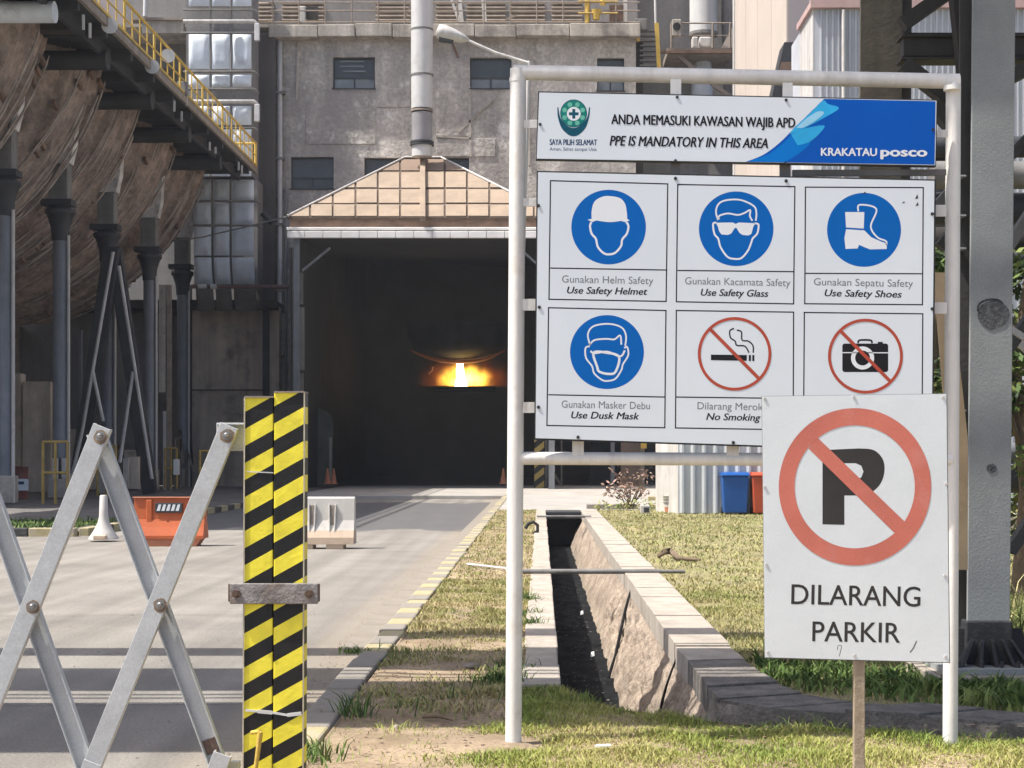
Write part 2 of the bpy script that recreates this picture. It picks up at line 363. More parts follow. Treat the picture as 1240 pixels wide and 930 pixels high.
# ------------------------------------------------------------------ ground
ZR = -.15
def fbm(x, y, s=1.):
    return noise.noise(Vector((x*s, y*s, 3.1)))+.5*noise.noise(Vector((x*s*2.3, y*s*2.3, 9.)))
def terrain(name, poly, m, z=0., amp=.02, step=.3, ymax_fine=14, skirt=0):
    """flat irregular sheet with gentle real relief, outline kept"""
    pts = [Vector(p) for p in poly]; n = len(pts)
    edges = [(i, (i+1) % n) for i in range(n)]
    xs = [p.x for p in pts]; ys = [p.y for p in pts]; y = min(ys); ins = []
    y = max(min(ys), 3)
    while y < max(ys):
        st = step if y < ymax_fine else step*2.5 if y < 30 else step*6
        x = max(min(xs), -3)
        while x < min(max(xs), 14):
            ins.append(Vector((x+random.uniform(-.3, .3)*st, y+random.uniform(-.3, .3)*st))); x += st
        y += st
    r = delaunay_2d_cdt(pts+ins, edges, [], 1, 1e-5)
    V, Fc = r[0], r[2]
    mb = MB(); vs = [(v.x, v.y, z+amp*fbm(v.x, v.y, 1.3)) for v in V]
    fs = []
    for f in Fc:
        f = list(f); a, b, c = (V[i] for i in f[:3])
        if (b-a).cross(c-a) < 0: f = f[::-1]
        fs.append(f)
    mb.add(vs, fs, True)
    return mb.build(name, m)
DR = [(1.16, 45), (1.16, 12.9), (1.17, 11.7), (1.17, 10.6), (1.19, 10.1), (1.33, 9.95), (1.66, 9.74), (2.17, 9.56), (2.83, 9.2), (4.6, 8.55), (8, 7.8)]   # far/right edge
DO = [(1.56, 45), (1.56, 12.9), (1.57, 11.9), (1.6, 11.1), (1.66, 10.6), (1.78, 10.25), (2.07, 10.02), (2.5, 9.85), (2.95, 9.55), (4.75, 8.9), (8, 8.15)]   # its back
DN = [(.13, 45), (.13, 10.7), (.47, 9.87), (.78, 9.56), (1.19, 9.27), (2.73, 8.8), (4.5, 8.1), (8, 7.3)]      # near bank
verge_poly = [(-1.22, 1.5), (8, 1.5), (8, 7.3)]+[DN[i] for i in range(6, 0, -1)]+[(.13, 11), (.13, 45), (-1.22, 45)]
verge = terrain('verge', verge_poly, m_soil, 0, .022, .22)
tag(verge, kind='structure')
lawn_poly = [(8, 1.5), (40, 1.5), (40, 45), (1.56, 45)]+DO[1:-1]+[(8, 8.15)]
lawn = terrain('lawn', lawn_poly, m_lawn, 0, .02, .3); tag(lawn, kind='structure')
# base sheet out to the horizon, open only at the drain
mb = MB(); zb = -.2
def quad(x0, x1, y0, y1, z): mb.add([(x0, y0, z), (x1, y0, z), (x1, y1, z), (x0, y1, z)], [(0, 1, 2, 3)])
quad(-900, -1.0, -60, 1500, zb); quad(-1.0, .1, -60, 1500, zb); quad(.1, 8.2, 45.2, 1500, zb); quad(8.2, 900, -60, 1500, zb); quad(.1, 8.2, -60, 7.0, zb)
tag(mb.build('ground', m_gravel), kind='structure')
# road surface, with a dark streaky band across it near the works
mb = MB(); xs = [-60+i*1.5 for i in range(40)]+[-1.45]; ys = [-10+i*1.5 for i in range(48)]
ys = [y for y in ys if y < 61]+[61]
vs = [(x, y, ZR+.012*noise.noise(Vector((x*.3, y*.15, 0)))) for y in ys for x in xs]; nx = len(xs)
fs = [(j*nx+i, j*nx+i+1, (j+1)*nx+i+1, (j+1)*nx+i) for j in range(len(ys)-1) for i in range(nx-1)]
mb.add(vs, fs, True); road = mb.build('road', m_road); tag(road, kind='structure')
N_ = m_road.node_tree.nodes; L_ = m_road.node_tree.links; b_ = N_['Principled BSDF']; old = b_.inputs['Base Color'].links[0].from_socket
def msk(coordsock, a, b, c, d):
    r1 = N_.new('ShaderNodeMapRange'); r1.interpolation_type = 'SMOOTHSTEP'; r1.inputs[1].default_value = a; r1.inputs[2].default_value = b; L_.new(coordsock, r1.inputs[0])
    r2 = N_.new('ShaderNodeMapRange'); r2.interpolation_type = 'SMOOTHSTEP'; r2.inputs[1].default_value = c; r2.inputs[2].default_value = d; r2.inputs[3].default_value = 1; r2.inputs[4].default_value = 0; L_.new(coordsock, r2.inputs[0])
    q = N_.new('ShaderNodeMath'); q.operation = 'MULTIPLY'; L_.new(r1.outputs[0], q.inputs[0]); L_.new(r2.outputs[0], q.inputs[1]); return q.outputs[0]
tc_ = N_.new('ShaderNodeTexCoord'); sp_ = N_.new('ShaderNodeSeparateXYZ'); L_.new(tc_.outputs['Object'], sp_.inputs[0])
my = msk(sp_.outputs['Y'], 33, 39, 54, 60)
mp_ = N_.new('ShaderNodeMapping'); mp_.inputs['Scale'].default_value = (1, .28, 1); mp_.inputs['Rotation'].default_value = (0, 0, .35); L_.new(tc_.outputs['Object'], mp_.inputs['Vector'])
nz_ = N_.new('ShaderNodeTexNoise'); nz_.inputs['Scale'].default_value = .75; nz_.inputs['Detail'].default_value = 8; nz_.inputs['Roughness'].default_value = .62; L_.new(mp_.outputs[0], nz_.inputs['Vector'])
ad_ = N_.new('ShaderNodeMath'); ad_.operation = 'MULTIPLY_ADD'; ad_.inputs[1].default_value = .50; L_.new(my, ad_.inputs[0]); L_.new(nz_.outputs['Fac'], ad_.inputs[2])
r3 = N_.new('ShaderNodeMapRange'); r3.inputs[1].default_value = .74; r3.inputs[2].default_value = .86; r3.inputs[4].default_value = .85; L_.new(ad_.outputs[0], r3.inputs[0])
tm = N_.new('ShaderNodeMapping'); tm.inputs['Scale'].default_value = (2.2, .05, 1); L_.new(tc_.outputs['Object'], tm.inputs['Vector'])
tn = N_.new('ShaderNodeTexNoise'); tn.inputs['Scale'].default_value = 1.3; tn.inputs['Detail'].default_value = 7; L_.new(tm.outputs[0], tn.inputs['Vector'])
tr = N_.new('ShaderNodeMapRange'); tr.inputs[1].default_value = .35; tr.inputs[2].default_value = .7; tr.inputs[3].default_value = 1.08; tr.inputs[4].default_value = .80; L_.new(tn.outputs['Fac'], tr.inputs[0])
ts = N_.new('ShaderNodeVectorMath'); ts.operation = 'SCALE'; L_.new(old, ts.inputs[0]); L_.new(tr.outputs[0], ts.inputs['Scale'])
dk_ = msk(sp_.outputs['X'], -2.3, -1.7, 5, 6); dm_x = N_.new('ShaderNodeMath'); dm_x.operation = 'MULTIPLY'; L_.new(dk_, dm_x.inputs[0]); L_.new(nz_.outputs['Fac'], dm_x.inputs[1])
dmix = N_.new('ShaderNodeMixRGB'); dmix.inputs[2].default_value = (.30, .245, .175, 1); L_.new(dm_x.outputs[0], dmix.inputs[0]); L_.new(ts.outputs[0], dmix.inputs[1]); old = dmix.outputs[0]
mx_ = N_.new('ShaderNodeMixRGB'); mx_.inputs[2].default_value = (.085, .085, .088, 1); L_.new(r3.outputs[0], mx_.inputs[0]); L_.new(old, mx_.inputs[1]); L_.new(mx_.outputs[0], b_.inputs['Base Color'])

mb = MB(); mb.box(-9.9, 12, 61, 82, -.19, 0.0); tag(mb.build('works_apron', m_apron, bevel=.03), kind='structure')
mb = MB(); mb.add([(-1.22, 45, .0), (12, 45, .0), (12, 61, .0), (-1.22, 61, .0)], [(0, 1, 2, 3)]); mb.box(-1.22, 12, 45, 45.2, -.19, -.004)
mb.box(-1.42, -1.22, 45, 61, -.19, .0)
tag(mb.build('side_pavement', m_apron), kind='structure')
# gutter pan along kerb
g = thing('gutter', (-1.75, 0, ZR), kind='structure')
mb = MB(); mb.box(-1.80, -1.452, 0, 1.985, ZR-.02, ZR+.008)
s0 = mb.build('gutter_slab', m_gutter, g)
s0.location.y = 14
for k in range(1, 24):
    c = s0.copy(); COL.objects.link(c); c.parent = g; c.location.y = 14+2.0*k
# raised slag yard at the left with kerb
mb = MB(); rows = []
for j in range(40):
    y = 33.6+j*1.2; x1 = -9.9
    rows.append([(x1-i*1.1, y, -.05+.10*abs(fbm(x1-i*1.1, y, .5)) if i else -.05) for i in range(34)])
vs = [v for r in rows for v in r]; fs = [(j*34+i+1, j*34+i, (j+1)*34+i, (j+1)*34+i+1) for j in range(39) for i in range(33)]
mb.add(vs, fs, True); tag(mb.build('slag_yard', m_gravel), kind='structure')

# ---- kerb left of the verge: yellow and grey blocks
kb = thing('roadside_kerb', (-1.33, 10, 0), kind='structure')
def kblock(x0, x1, y0, y1, zt, m, jit=.01):
    mb = MB(); mb.box(x0, x1, y0, y1, -.2, zt); return mb.build('kerb_block', m, kb, bevel=.018)
protos = [kblock(-1.445, -1.225, 10, 10.485, .025, m) for m in (m_kerby, m_kerbg)]
k = 0; y = 8.6
protos[0].location = (0, -1.4, 0); protos[1].location = (0, -.9, 0)
while y < 60.4:
    y += .5; k += 1
    pr = protos[k % 2] if y > 12 else protos[1]
    c = pr.copy(); COL.objects.link(c); c.parent = kb
    c.location = (random.uniform(-.012, .012), y-10, random.uniform(-.012, .006)); c.rotation_euler = (0, 0, 0)
kl = thing('yard_kerb', (-14, 33.4, 0), kind='structure')
for i in range(22):
    mb = MB(); x = -9.9-i*1.0; mb.box(x-.98, x, 33.3, 33.55, -.2, .03)
    mb.build('kerb_block', (m_kerby, m_kerbk, m_cap)[i % 3], kl, bevel=.02)
for i in range(27):
    mb = MB(); y = 33.6+i; mb.box(-9.9, -9.68, y, y+.98, -.2, .02)
    mb.build('kerb_block', (m_kerby, m_kerbk)[i % 2], kl, bevel=.02)

# ---- drain
dr = thing('storm_drain', (.6, 12, 0), kind='structure')
def rough_sheet(A, B, nu, nv, amp, fs, name, m, rows=None):
    """A,B: functions u->point; sheet between them with noise relief"""
    mb = MB(); vs = []
    for i in range(nu+1):
        a = A(i/nu); b = B(i/nu)
        for j in range(nv+1):
            p = a.lerp(b, j/nv); e = min(1, 4*j/nv, 4*(nv-j)/nv)
            q = Vector((p.x*fs*1.0, p.y*fs*.5, p.z*fs))
            d = amp*e*(noise.noise(q)+.6*noise.noise(q*2.7)+.35*noise.noise(q*6))
            vs.append((p.x-d, p.y-d*.3, p.z+d*.4))
    fsl = [(i*(nv+1)+j, i*(nv+1)+j+1, (i+1)*(nv+1)+j+1, (i+1)*(nv+1)+j) for i in range(nu) for j in range(nv)]
    mb.add(vs, fsl, True); return mb.build(name, m, dr)
def along(poly):
    L = [0]
    for i in range(len(poly)-1): L.append(L[-1]+(Vector(poly[i+1])-Vector(poly[i])).length)
    def f(u, z, dx=0):
        s = u*L[-1]
        for i in range(len(L)-1):
            if s <= L[i+1]+1e-9:
                t = (s-L[i])/(L[i+1]-L[i]); p = Vector(poly[i]).lerp(Vector(poly[i+1]), t); return Vector((p.x+dx, p.y, z))
        return Vector((*poly[-1], z))
    return f
wt = along([(1.16, 43.5), (1.16, 10.6), (1.19, 10.1)]); wb = along([(.80, 43.5), (.78, 10.9), (.80, 9.6)])
# near part fine, far part coarse
wtn = along([(1.17, 22), (1.17, 10.6), (1.19, 10.1)]); wbn = along([(.80, 22), (.78, 10.6), (.80, 9.75)])
rough_sheet(lambda u: wtn(u, -.06), lambda u: wbn(u, -.95), 330, 40, .04, 5.5, 'drain_wall', m_stone)
wtf = along([(1.17, 43.5), (1.17, 22)]); wbf = along([(.80, 43.5), (.80, 22)])
rough_sheet(lambda u: wtf(u, -.06), lambda u: wbf(u, -.95), 160, 12, .05, 2.5, 'drain_wall', m_stone)
wt2 = along([(1.13, 10.3), (1.14, 10.02), (1.30, 9.86), (1.64, 9.65), (2.15, 9.47), (2.81, 9.11), (4.6, 8.46), (8, 7.7)])
wb2 = along([(.85, 9.75), (1.3, 9.72), (1.66, 9.55), (2.17, 9.38), (2.83, 9.05), (4.6, 8.4), (8, 7.6)])
rough_sheet(lambda u: wt2(u, .02)+Vector((-.02, -.03, 0)), lambda u: wb2(u, -.95), 260, 26, .09, 6, 'drain_wall', m_capdark)
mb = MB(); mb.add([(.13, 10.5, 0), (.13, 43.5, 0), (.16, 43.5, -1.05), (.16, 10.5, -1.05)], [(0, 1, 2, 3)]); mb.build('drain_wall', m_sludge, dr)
for (ya, yb_, w) in ((19.4, 17.6, .02), (12.9, 12.2, .014)):
    mb = MB(); pts = []
    for q_ in range(9):
        u = q_/8; x = 1.17-.36*u-.02; pts.append((x-.035, ya+(yb_-ya)*u+.10*math.sin(u*7), -.08-.86*u))
    mb.tube(pts, [w*random.uniform(.5, 1) for _ in pts], 5); mb.build('wall_crack', m_sludge, dr)
# sludge bed
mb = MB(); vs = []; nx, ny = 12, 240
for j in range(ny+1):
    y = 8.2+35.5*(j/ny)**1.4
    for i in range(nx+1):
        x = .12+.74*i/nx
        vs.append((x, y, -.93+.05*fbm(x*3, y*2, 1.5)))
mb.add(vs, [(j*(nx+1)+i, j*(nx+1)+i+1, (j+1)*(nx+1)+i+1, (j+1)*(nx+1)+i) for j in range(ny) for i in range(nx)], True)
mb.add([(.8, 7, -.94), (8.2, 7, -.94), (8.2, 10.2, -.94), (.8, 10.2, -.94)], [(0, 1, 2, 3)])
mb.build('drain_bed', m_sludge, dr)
# near earth bank down into the drain
bk = [(.10, 10.9)]+DN[1:]
bt = along(bk); bb = along([(.16, 11.0), (.72, 10.15), (1.0, 9.75), (1.4, 9.5), (2.8, 9.0), (4.5, 8.3), (8, 7.5)])
mb = MB(); nu, nv = 90, 8; vs = []
for i in range(nu+1):
    a = bt(i/nu, .0); b = bb(i/nu, -.97)
    for j in range(nv+1):
        p = a.lerp(b, j/nv); d = .03*fbm(p.x*3, p.y*3+p.z*3) if 0 < j < nv else 0; vs.append((p.x+d, p.y+d, p.z+d))
mb.add(vs, [(i*(nv+1)+j, i*(nv+1)+j+1, (i+1)*(nv+1)+j+1, (i+1)*(nv+1)+j) for i in range(nu) for j in range(nv)], True)
mb.build('earth_bank', m_lawn, dr)
# culvert head at far end
mb = MB(); mb.box(.0, 1.3, 43.3, 43.6, -1.05, -.03); mb.build('culvert_head', m_soot, dr)
mb = MB(); mb.box(.05, 1.15, 42.6, 43.3, -.16, .03); mb.build('culvert_lid', m_steeldark, dr, bevel=.01)
# left cap slabs
y = 10.75; i = 0
while y < 44:
    L = random.uniform(.9, 1.15); mb = MB(); mb.box(-.13+random.uniform(-.012, .012), .135+random.uniform(-.006, .006), y, y+L-.012, -.2, .03+random.uniform(-.006, .006))
    mb.build('cap_slab', m_cap, dr, bevel=.012); y += L
# right coping blocks
def coping(a0, a1, b0, b1, zt, m=m_cap):
    mb = MB(); g_ = .006
    q = [Vector((*a0, -.16)), Vector((*a1, -.16)), Vector((*b1, -.16)), Vector((*b0, -.16))]
    c = sum(q, Vector())/4; q = [c+(p-c)*(1-g_/(p-c).length*1.6) for p in q]
    mb.prism(q, (0, 0, .16+zt)); return mb.build('coping_block', m, dr, bevel=.015)
y = 44.0
while y > 12.95:
    L = random.uniform(.95, 1.2); y1 = max(y-L, 12.9)
    coping((1.10, y), (1.10, y1), (1.56, y), (1.56, y1), .035+random.uniform(-.008, .008)); y = y1
ca = along([(1.10, 12.9), (1.12, 11.7), (1.12, 10.6), (1.15, 10.05), (1.31, 9.9), (1.64, 9.69), (2.15, 9.51), (2.81, 9.15), (4.6, 8.5), (8, 7.75)]); cb = along(DO[1:])
nb = 22
for i in range(nb):
    u0 = i/nb; u1 = (i+1)/nb
    coping(ca(u0, 0).xy, ca(u1, 0).xy, cb(u0, 0).xy, cb(u1, 0).xy, .03+random.uniform(-.02, .012), m_cap if i < 2 else m_capdark)

# ------------------------------------------------------------------ grass
def blades(name, pts, h, w, cols, label, lean=.55, seedc=0):
    """pts: (n,3) roots. One quad+tip per blade, colours per blade"""
    n = len(pts); pts = np.asarray(pts, float)
    a = rng.uniform(0, 2*math.pi, n); hh = h*rng.uniform(.45, 1.25, n)*np.array([max(.45, 1+1.5*noise.noise(Vector((p[0]*3.1, p[1]*3.1, seedc+2)))) for p in pts]); ww = w*rng.uniform(.7, 1.3, n)
    la = rng.uniform(0, 2*math.pi, n); ll = hh*rng.uniform(.15, lean*1.6, n)
    d = np.stack([np.cos(a), np.sin(a), np.zeros(n)], 1); l = np.stack([np.cos(la), np.sin(la), np.zeros(n)], 1)
    up = np.zeros((n, 3)); up[:, 2] = 1
    v0 = pts-d*ww[:, None]/2; v1 = pts+d*ww[:, None]/2
    mid = pts+up*hh[:, None]*.6+l*ll[:, None]*.35
    v2 = mid+d*ww[:, None]*.38; v3 = mid-d*ww[:, None]*.38; v4 = pts+up*hh[:, None]*rng.uniform(.75, 1., n)[:, None]+l*ll[:, None]
    V = np.stack([v0, v1, v2, v3, v4], 1).reshape(-1, 3)
    me = bpy.data.meshes.new(name); me.vertices.add(5*n); me.vertices.foreach_set('co', V.ravel())
    base = np.arange(n)*5
    li = np.concatenate([np.stack([base, base+1, base+2, base+3], 1), np.stack([base+3, base+2, base+4], 1)], 1).ravel()
    me.loops.add(7*n); me.loops.foreach_set('vertex_index', li.astype(np.int32))
    me.polygons.add(2*n); st = np.stack([np.arange(n)*7, np.arange(n)*7+4], 1).ravel(); me.polygons.foreach_set('loop_start', st.astype(np.int32))
    me.update(calc_edges=True)
    at = me.color_attributes.new('Col', 'FLOAT_COLOR', 'POINT')
    C = np.array(cols, float)     # (k,3) ramp from dry to green
    t = np.array([.5+.8*noise.noise(Vector((p[0]*1.3+seedc, p[1]*1.3, 5))) for p in pts])+rng.normal(0, .2, n)
    t = np.clip(t, 0, .999)*(len(C)-1); i0 = t.astype(int); fr = (t-i0)[:, None]
    c = C[i0]*(1-fr)+C[i0+1]*fr; c = c*rng.uniform(.85, 1.12, n)[:, None]
    cc = np.concatenate([np.repeat(c, 5, axis=0), np.ones((5*n, 1))], 1); at.data.foreach_set('color', cc.ravel())
    me.materials.append(m_grass)
    o = bpy.data.objects.new(name, me); COL.objects.link(o); return tag(o, label, 'grass', kind='stuff')
DRY = [(.40, .33, .17), (.37, .33, .145), (.33, .31, .12), (.27, .28, .09), (.18, .22, .06)]
FRESH = [(.40, .36, .14), (.34, .35, .09), (.26, .31, .06), (.16, .23, .04)]
GREEN = [(.20, .25, .07), (.12, .19, .04), (.08, .14, .03), (.06, .11, .03)]
def inpoly(x, y, poly):
    ins = np.zeros(len(x), bool); n = len(poly)
    for i in range(n):
        x0, y0 = poly[i]; x1, y1 = poly[(i+1) % n]
        c = ((y0 > y) != (y1 > y)) & (x < (x1-x0)*(y-y0)/((y1-y0) or 1e-9)+x0); ins ^= c
    return ins
def scatter(n, x0, x1, y0, y1, poly=None, keep=None, z=0., power=1.):
    x = rng.uniform(x0, x1, n); y = y0+(y1-y0)*rng.uniform(0, 1, n)**power
    m = np.ones(n, bool)
    if poly: m &= inpoly(x, y, poly)
    x = x[m]; y = y[m]
    if keep:
        k = np.array([keep(a, b) > random.random() for a, b in zip(x, y)]); x = x[k]; y = y[k]
    zz = np.array([z+.02*fbm(a, b, 1.3)-.004 for a, b in zip(x, y)])
    return np.stack([x, y, zz], 1)
n1 = lambda a, b, s=1.: noise.noise(Vector((a*s, b*s, 1.7)))
# foreground lawn (greener to the right, bare dirt at left)
def kf(x, y):
    v = (x+.75+.5*n1(x, y, 1.2)+.25*n1(x, y, 5))*1.6
    if x < -.2 and y > 9.2: v -= 1.6
    return min(1, max(.02, v))
fp = scatter(120000, -1.2, 4.2, 7.2, 10.7, verge_poly, kf)
dm = ((fp[:, 0]+.28)**2+(fp[:, 1]-8.66)**2) > .13**2*5
blades('front_lawn_grass', fp[dm], .036, .0055, FRESH, 'short sunlit yellow green grass in front of the white board frame', lean=.9)
bp_ = scatter(16000, -.1, 4.0, 8.6, 10.9, verge_poly, lambda x, y: max(0, 1.3-abs((y-(10.45-.62*x if x < 1.2 else 9.75-.3*x)))*2.4))
blades('drain_edge_grass', bp_, .06, .008, [FRESH[2], FRESH[3], GREEN[0], GREEN[1]], 'taller green grass along the near edge of the drain', lean=.7, seedc=4)
# strip between kerb and cap
def ks(x, y):
    v = .55+1.1*n1(x, y, .9)+.5*n1(x, y, 4)
    if y < 10.3: v -= .45
    if 10.9 < y < 13.3: v -= .25
    return min(1, max(.03, v+ (.5 if y > 14 else 0)))
sp1 = scatter(30000, -1.22, -.12, 9.4, 20, None, ks)
blades('verge_strip_grass', sp1, .038, .009, DRY, 'dry straw coloured grass on the strip between kerb and drain', lean=.9, seedc=9)
sp2 = scatter(15000, -1.22, -.1, 18, 45, None, lambda x, y: .8)
blades('far_strip_grass', sp2, .04, .014, DRY, 'thin dry grass on the far end of the strip beside the kerb', lean=.9, seedc=2)
tf = lambda cx, cy, r, n: np.stack([rng.normal(cx, r, n), rng.normal(cy, r, n), np.zeros(n)], 1)
tuf = np.concatenate([tf(-.30, 11.0, .09, 240), tf(-.2, 11.6, .08, 120), tf(-.15, 15.5, .07, 200), tf(-.12, 17, .06, 150), tf(-.1, 14.6, .05, 120), tf(-1.15, 9.6, .07, 60), tf(-1.5, 12.6, .06, 90), tf(-1.25, 8.2, .12, 160), tf(-.7, 10.1, .25, 60)])
tuf[:, 2] = 0
blades('green_tufts', tuf, .10, .011, GREEN, 'scattered tall green tufts beside the drain cap and left kerb', lean=.8)
# right lawn
def kr(x, y): return min(1, max(.05, .75+.7*n1(x, y, .6)))
lp1 = scatter(90000, 1.5, 6.2, 9.3, 19, lawn_poly, kr)
blades('near_lawn_grass', lp1, .038, .009, DRY, 'dry yellowish grass on the lawn right of the drain', lean=.9, seedc=11)
lp2 = scatter(70000, 1.5, 15, 18, 45, lawn_poly, lambda x, y: .9)
blades('far_lawn_grass', lp2, .045, .02, DRY, 'pale dry grass on the lawn in front of the white shed', lean=.9, seedc=21)
ep = scatter(9000, 1.6, 3.9, 9.4, 12.6, lawn_poly, lambda x, y: max(0, 1.35-abs((y-(11.4-.75*(x-1.6))))*1.5))
blades('lawn_edge_plants', ep, .10, .024, GREEN, 'dark green leafy ground cover behind the curved kerb below the parking sign', lean=.9, seedc=5)
tp = np.concatenate([tf(3.35, 12.6, .28, 500), tf(4.2, 13.5, .4, 900), tf(4.6, 12.2, .35, 500), tf(3.2, 13.8, .25, 350), tf(2.3, 12.2, .25, 220)]); tp[:, 2] = 0
blades('tall_grass_clumps', tp, .34, .014, [(.42, .36, .18), (.33, .33, .12), (.2, .25, .07), (.12, .18, .05)], 'tall half dry grass clumps around the foot of the steel tower', lean=.8, seedc=8)

# ------------------------------------------------------------------ small ground things
def stone(name, c, r, m, label, cat, flat=.6):
    mb = MB(); prof = [(.15, -1), (.8, -.7), (1, -.1), (.85, .55), (.3, .95)]
    mb.lathe((0, 0, 0), [(a*r, b*r*flat) for a, b in prof], 9)
    mb.v = [tuple(Vector(v)*(1+.28*noise.noise(Vector(v)*(2.2/r)+Vector(c)))+Vector(c)) for v in mb.v]
    return tag(mb.build(name, m, loc=c, smooth=False), label, cat)
c = G(604, 906); mb = MB(); mb.lathe((c.x, c.y, -.05), [(.22, 0), (.225, .045), (.20, .058), (.1, .062)], 22)
mb.v = [(x+.03*noise.noise(Vector((x*6, y*6, 0))), y+.03*noise.noise(Vector((x*6, y*6, 4))), z) for x, y, z in mb.v]
tag(mb.build('footing_pad', m_soil, loc=(c.x, c.y, 0)), 'flat concrete footing in the grass round the left post of the board frame', 'footing')
stone('stone', G(480, 881, .01), .03, m_cap, 'small pale stone lying on the shaded dirt left of the frame post', 'stone')
stone('stone', G(572, 806, .02), .06, m_gutter, 'flat grey stone in the dry grass of the strip beside the kerb', 'stone', .35)
stone('stone', G(350, 905, -.13), .05, m_kerbk, 'dark stone beside the kerb end behind the striped gate posts', 'stone')
mb = MB(); a = G(512, 868, .02); b = G(548, 872, .02); mb.tube([a, (a+b)/2+Vector((0, 0, .02)), b], [.012, .02, .006], 6)
tag(mb.build('twig', m_trunk, loc=a), 'dark crooked twig lying on the shaded dirt patch', 'twig')
mb = MB(); a = G(720, 905, .02); mb.prism([a, a+Vector((.09, 0, .005)), a+Vector((.085, .04, .006)), a+Vector((.01, .03, .004))], (0, 0, .006))
tag(mb.build('paper_scrap', m_white, loc=a), 'small white paper scrap on the front grass below the boards', 'litter')
for i, (x, y, lab) in enumerate([(728, 745, 'in the middle of the drain'), (748, 796, 'low in the drain near the shaded end'), (681, 628, 'at the far culvert end of the drain')]):
    z = -.86; Y = (EYE-z)*F/(y-VY); X = min((x-VX)*Y/F, .6)
    mb = MB(); q = Vector((X, Y, z)); s = .05 if i < 2 else .09
    mb.prism([q, q+Vector((s, 0, .02)), q+Vector((s*.9, s*.2, .06)), q+Vector((.01, s*.3, .05))], (0, .01, .01))
    tag(mb.build('litter_scrap', m_white, loc=q), 'pale plastic scrap '+lab, 'litter')
# pipes lying over the drain
mb = MB(); a = G(628, 692, .055); b = G(800, 692, .055); mb.tube([a, b], .034, 12); mb.tube([b, b+Vector((.32, 0, 0))], .026, 10)
t_ = thing('loose_pipe', a, 'long grey rusty pipe lying across the middle of the drain', 'pipe'); mb.build('pipe_length', m_steelmid, t_)
mb = MB(); mb.tube([G(566, 683, .03), G(626, 690, .04)], .018, 8); mb.build('thin_rod', m_whitemetal, t_)
mb = MB(); mb.tube([G(650, 625.5, .05), G(716, 625.5, .05)], .03, 8); tag(mb.build('loose_pipe', m_steelmid, loc=G(650, 625.5)), 'short pipe lying across the far end of the drain', 'pipe')
mb = MB(); pts = [G(641, 641, .03), G(644, 636, .16)+Vector((0, 0, 0)), G(649, 633, .22), G(653, 637, .18), G(652, 645, .05), G(645, 648, .03)]
pts = [Vector((p.x, 31.5, p.z)) for p in [P(636, 640, 31.5), P(640, 634, 31.5), P(646, 632, 31.5), P(651, 636, 31.5), P(651, 643, 31.5), P(645, 647, 31.5)]]
mb.tube(pts, .035, 8); tag(mb.build('rubber_hose', m_rubber, loc=pts[0]), 'black rubber hose loop standing in the grass beside the frame post', 'hose')
mb = MB(); pts = [G(797, 674, .04), G(805, 668, .12), G(812, 667, .10), G(822, 676, .05), G(848, 678, .04)]; mb.tube(pts, [.03, .05, .05, .04, .02], 7)
tag(mb.build('branch', m_trunk, loc=pts[0]), 'dark dead branch lying on the lawn right of the drain', 'branch')
mb = MB(); pts = [G(748, 690, .03), G(800, 690, .05), G(824, 692, .07)]
# grit, cracks, dead leaves
def bits(name, pts, size, m, label, cat, flat=.5, cols=None):
    V = []; Fc = []
    for p in pts:
        s_ = size*random.uniform(.4, 1.5); k = len(V); a = random.uniform(0, 6.28)
        for q in range(3): V.append((p[0]+s_*math.cos(a+q*2.1), p[1]+s_*math.sin(a+q*2.1), p[2]+random.uniform(0, .2)*s_))
        V.append((p[0], p[1], p[2]+s_*flat)); Fc += [(k, k+1, k+3), (k+1, k+2, k+3), (k+2, k, k+3)]
    mb = MB(); mb.add(V, Fc); o = mb.build(name, m); return tag(o, label, cat, kind='stuff')
gp_ = [(random.gauss(-1.62, .16) if random.random() < .6 else random.uniform(-7, -1.5), random.uniform(7, 30), ZR+.004) for _ in range(2600)]
bits('road_grit', [p for p in gp_ if p[0] < -1.46], .011, m_kerbg, 'loose grit and small stones scattered on the road along the kerb', 'grit')
bits('dead_leaves', [(random.uniform(-1.2, 3.6), random.uniform(7.4, 9.6), .012) for _ in range(900)]+[(random.uniform(-1.2, -.15), random.uniform(9, 16), .012) for _ in range(700)], .014, m_rust, 'dead brown leaf bits lying in the grass near the boards', 'leaves', .25)
bits('drain_litter', [(random.uniform(.2, .72), random.uniform(10.4, 30), -.90) for _ in range(260)], .016, m_capdark, 'grey silt crumbs and litter on the dark drain bed', 'silt', .3)
cr = MB()
for (x, y, n_, dx, dy) in ((-9.5, 16.8, 30, .30, .02), (-9, 10.3, 26, .28, .03)):
    pts = [(x, y)]
    for q in range(n_): x += dx+random.uniform(-.03, .03); y += dy+random.uniform(-.05, .05); pts.append((x, y))
    for i in range(len(pts)-1):
        a = Vector((*pts[i], ZR+.015)); b = Vector((*pts[i+1], ZR+.015)); nn = Vector((-(b-a).y, (b-a).x, 0)).normalized()*random.uniform(.003, .009)
        if max(a.x, b.x) < -1.9: cr.add([a-nn, b-nn, b+nn, a+nn], [(0, 1, 2, 3)])
tag(cr.build('road_cracks', m_kerbk, road), kind='stuff')
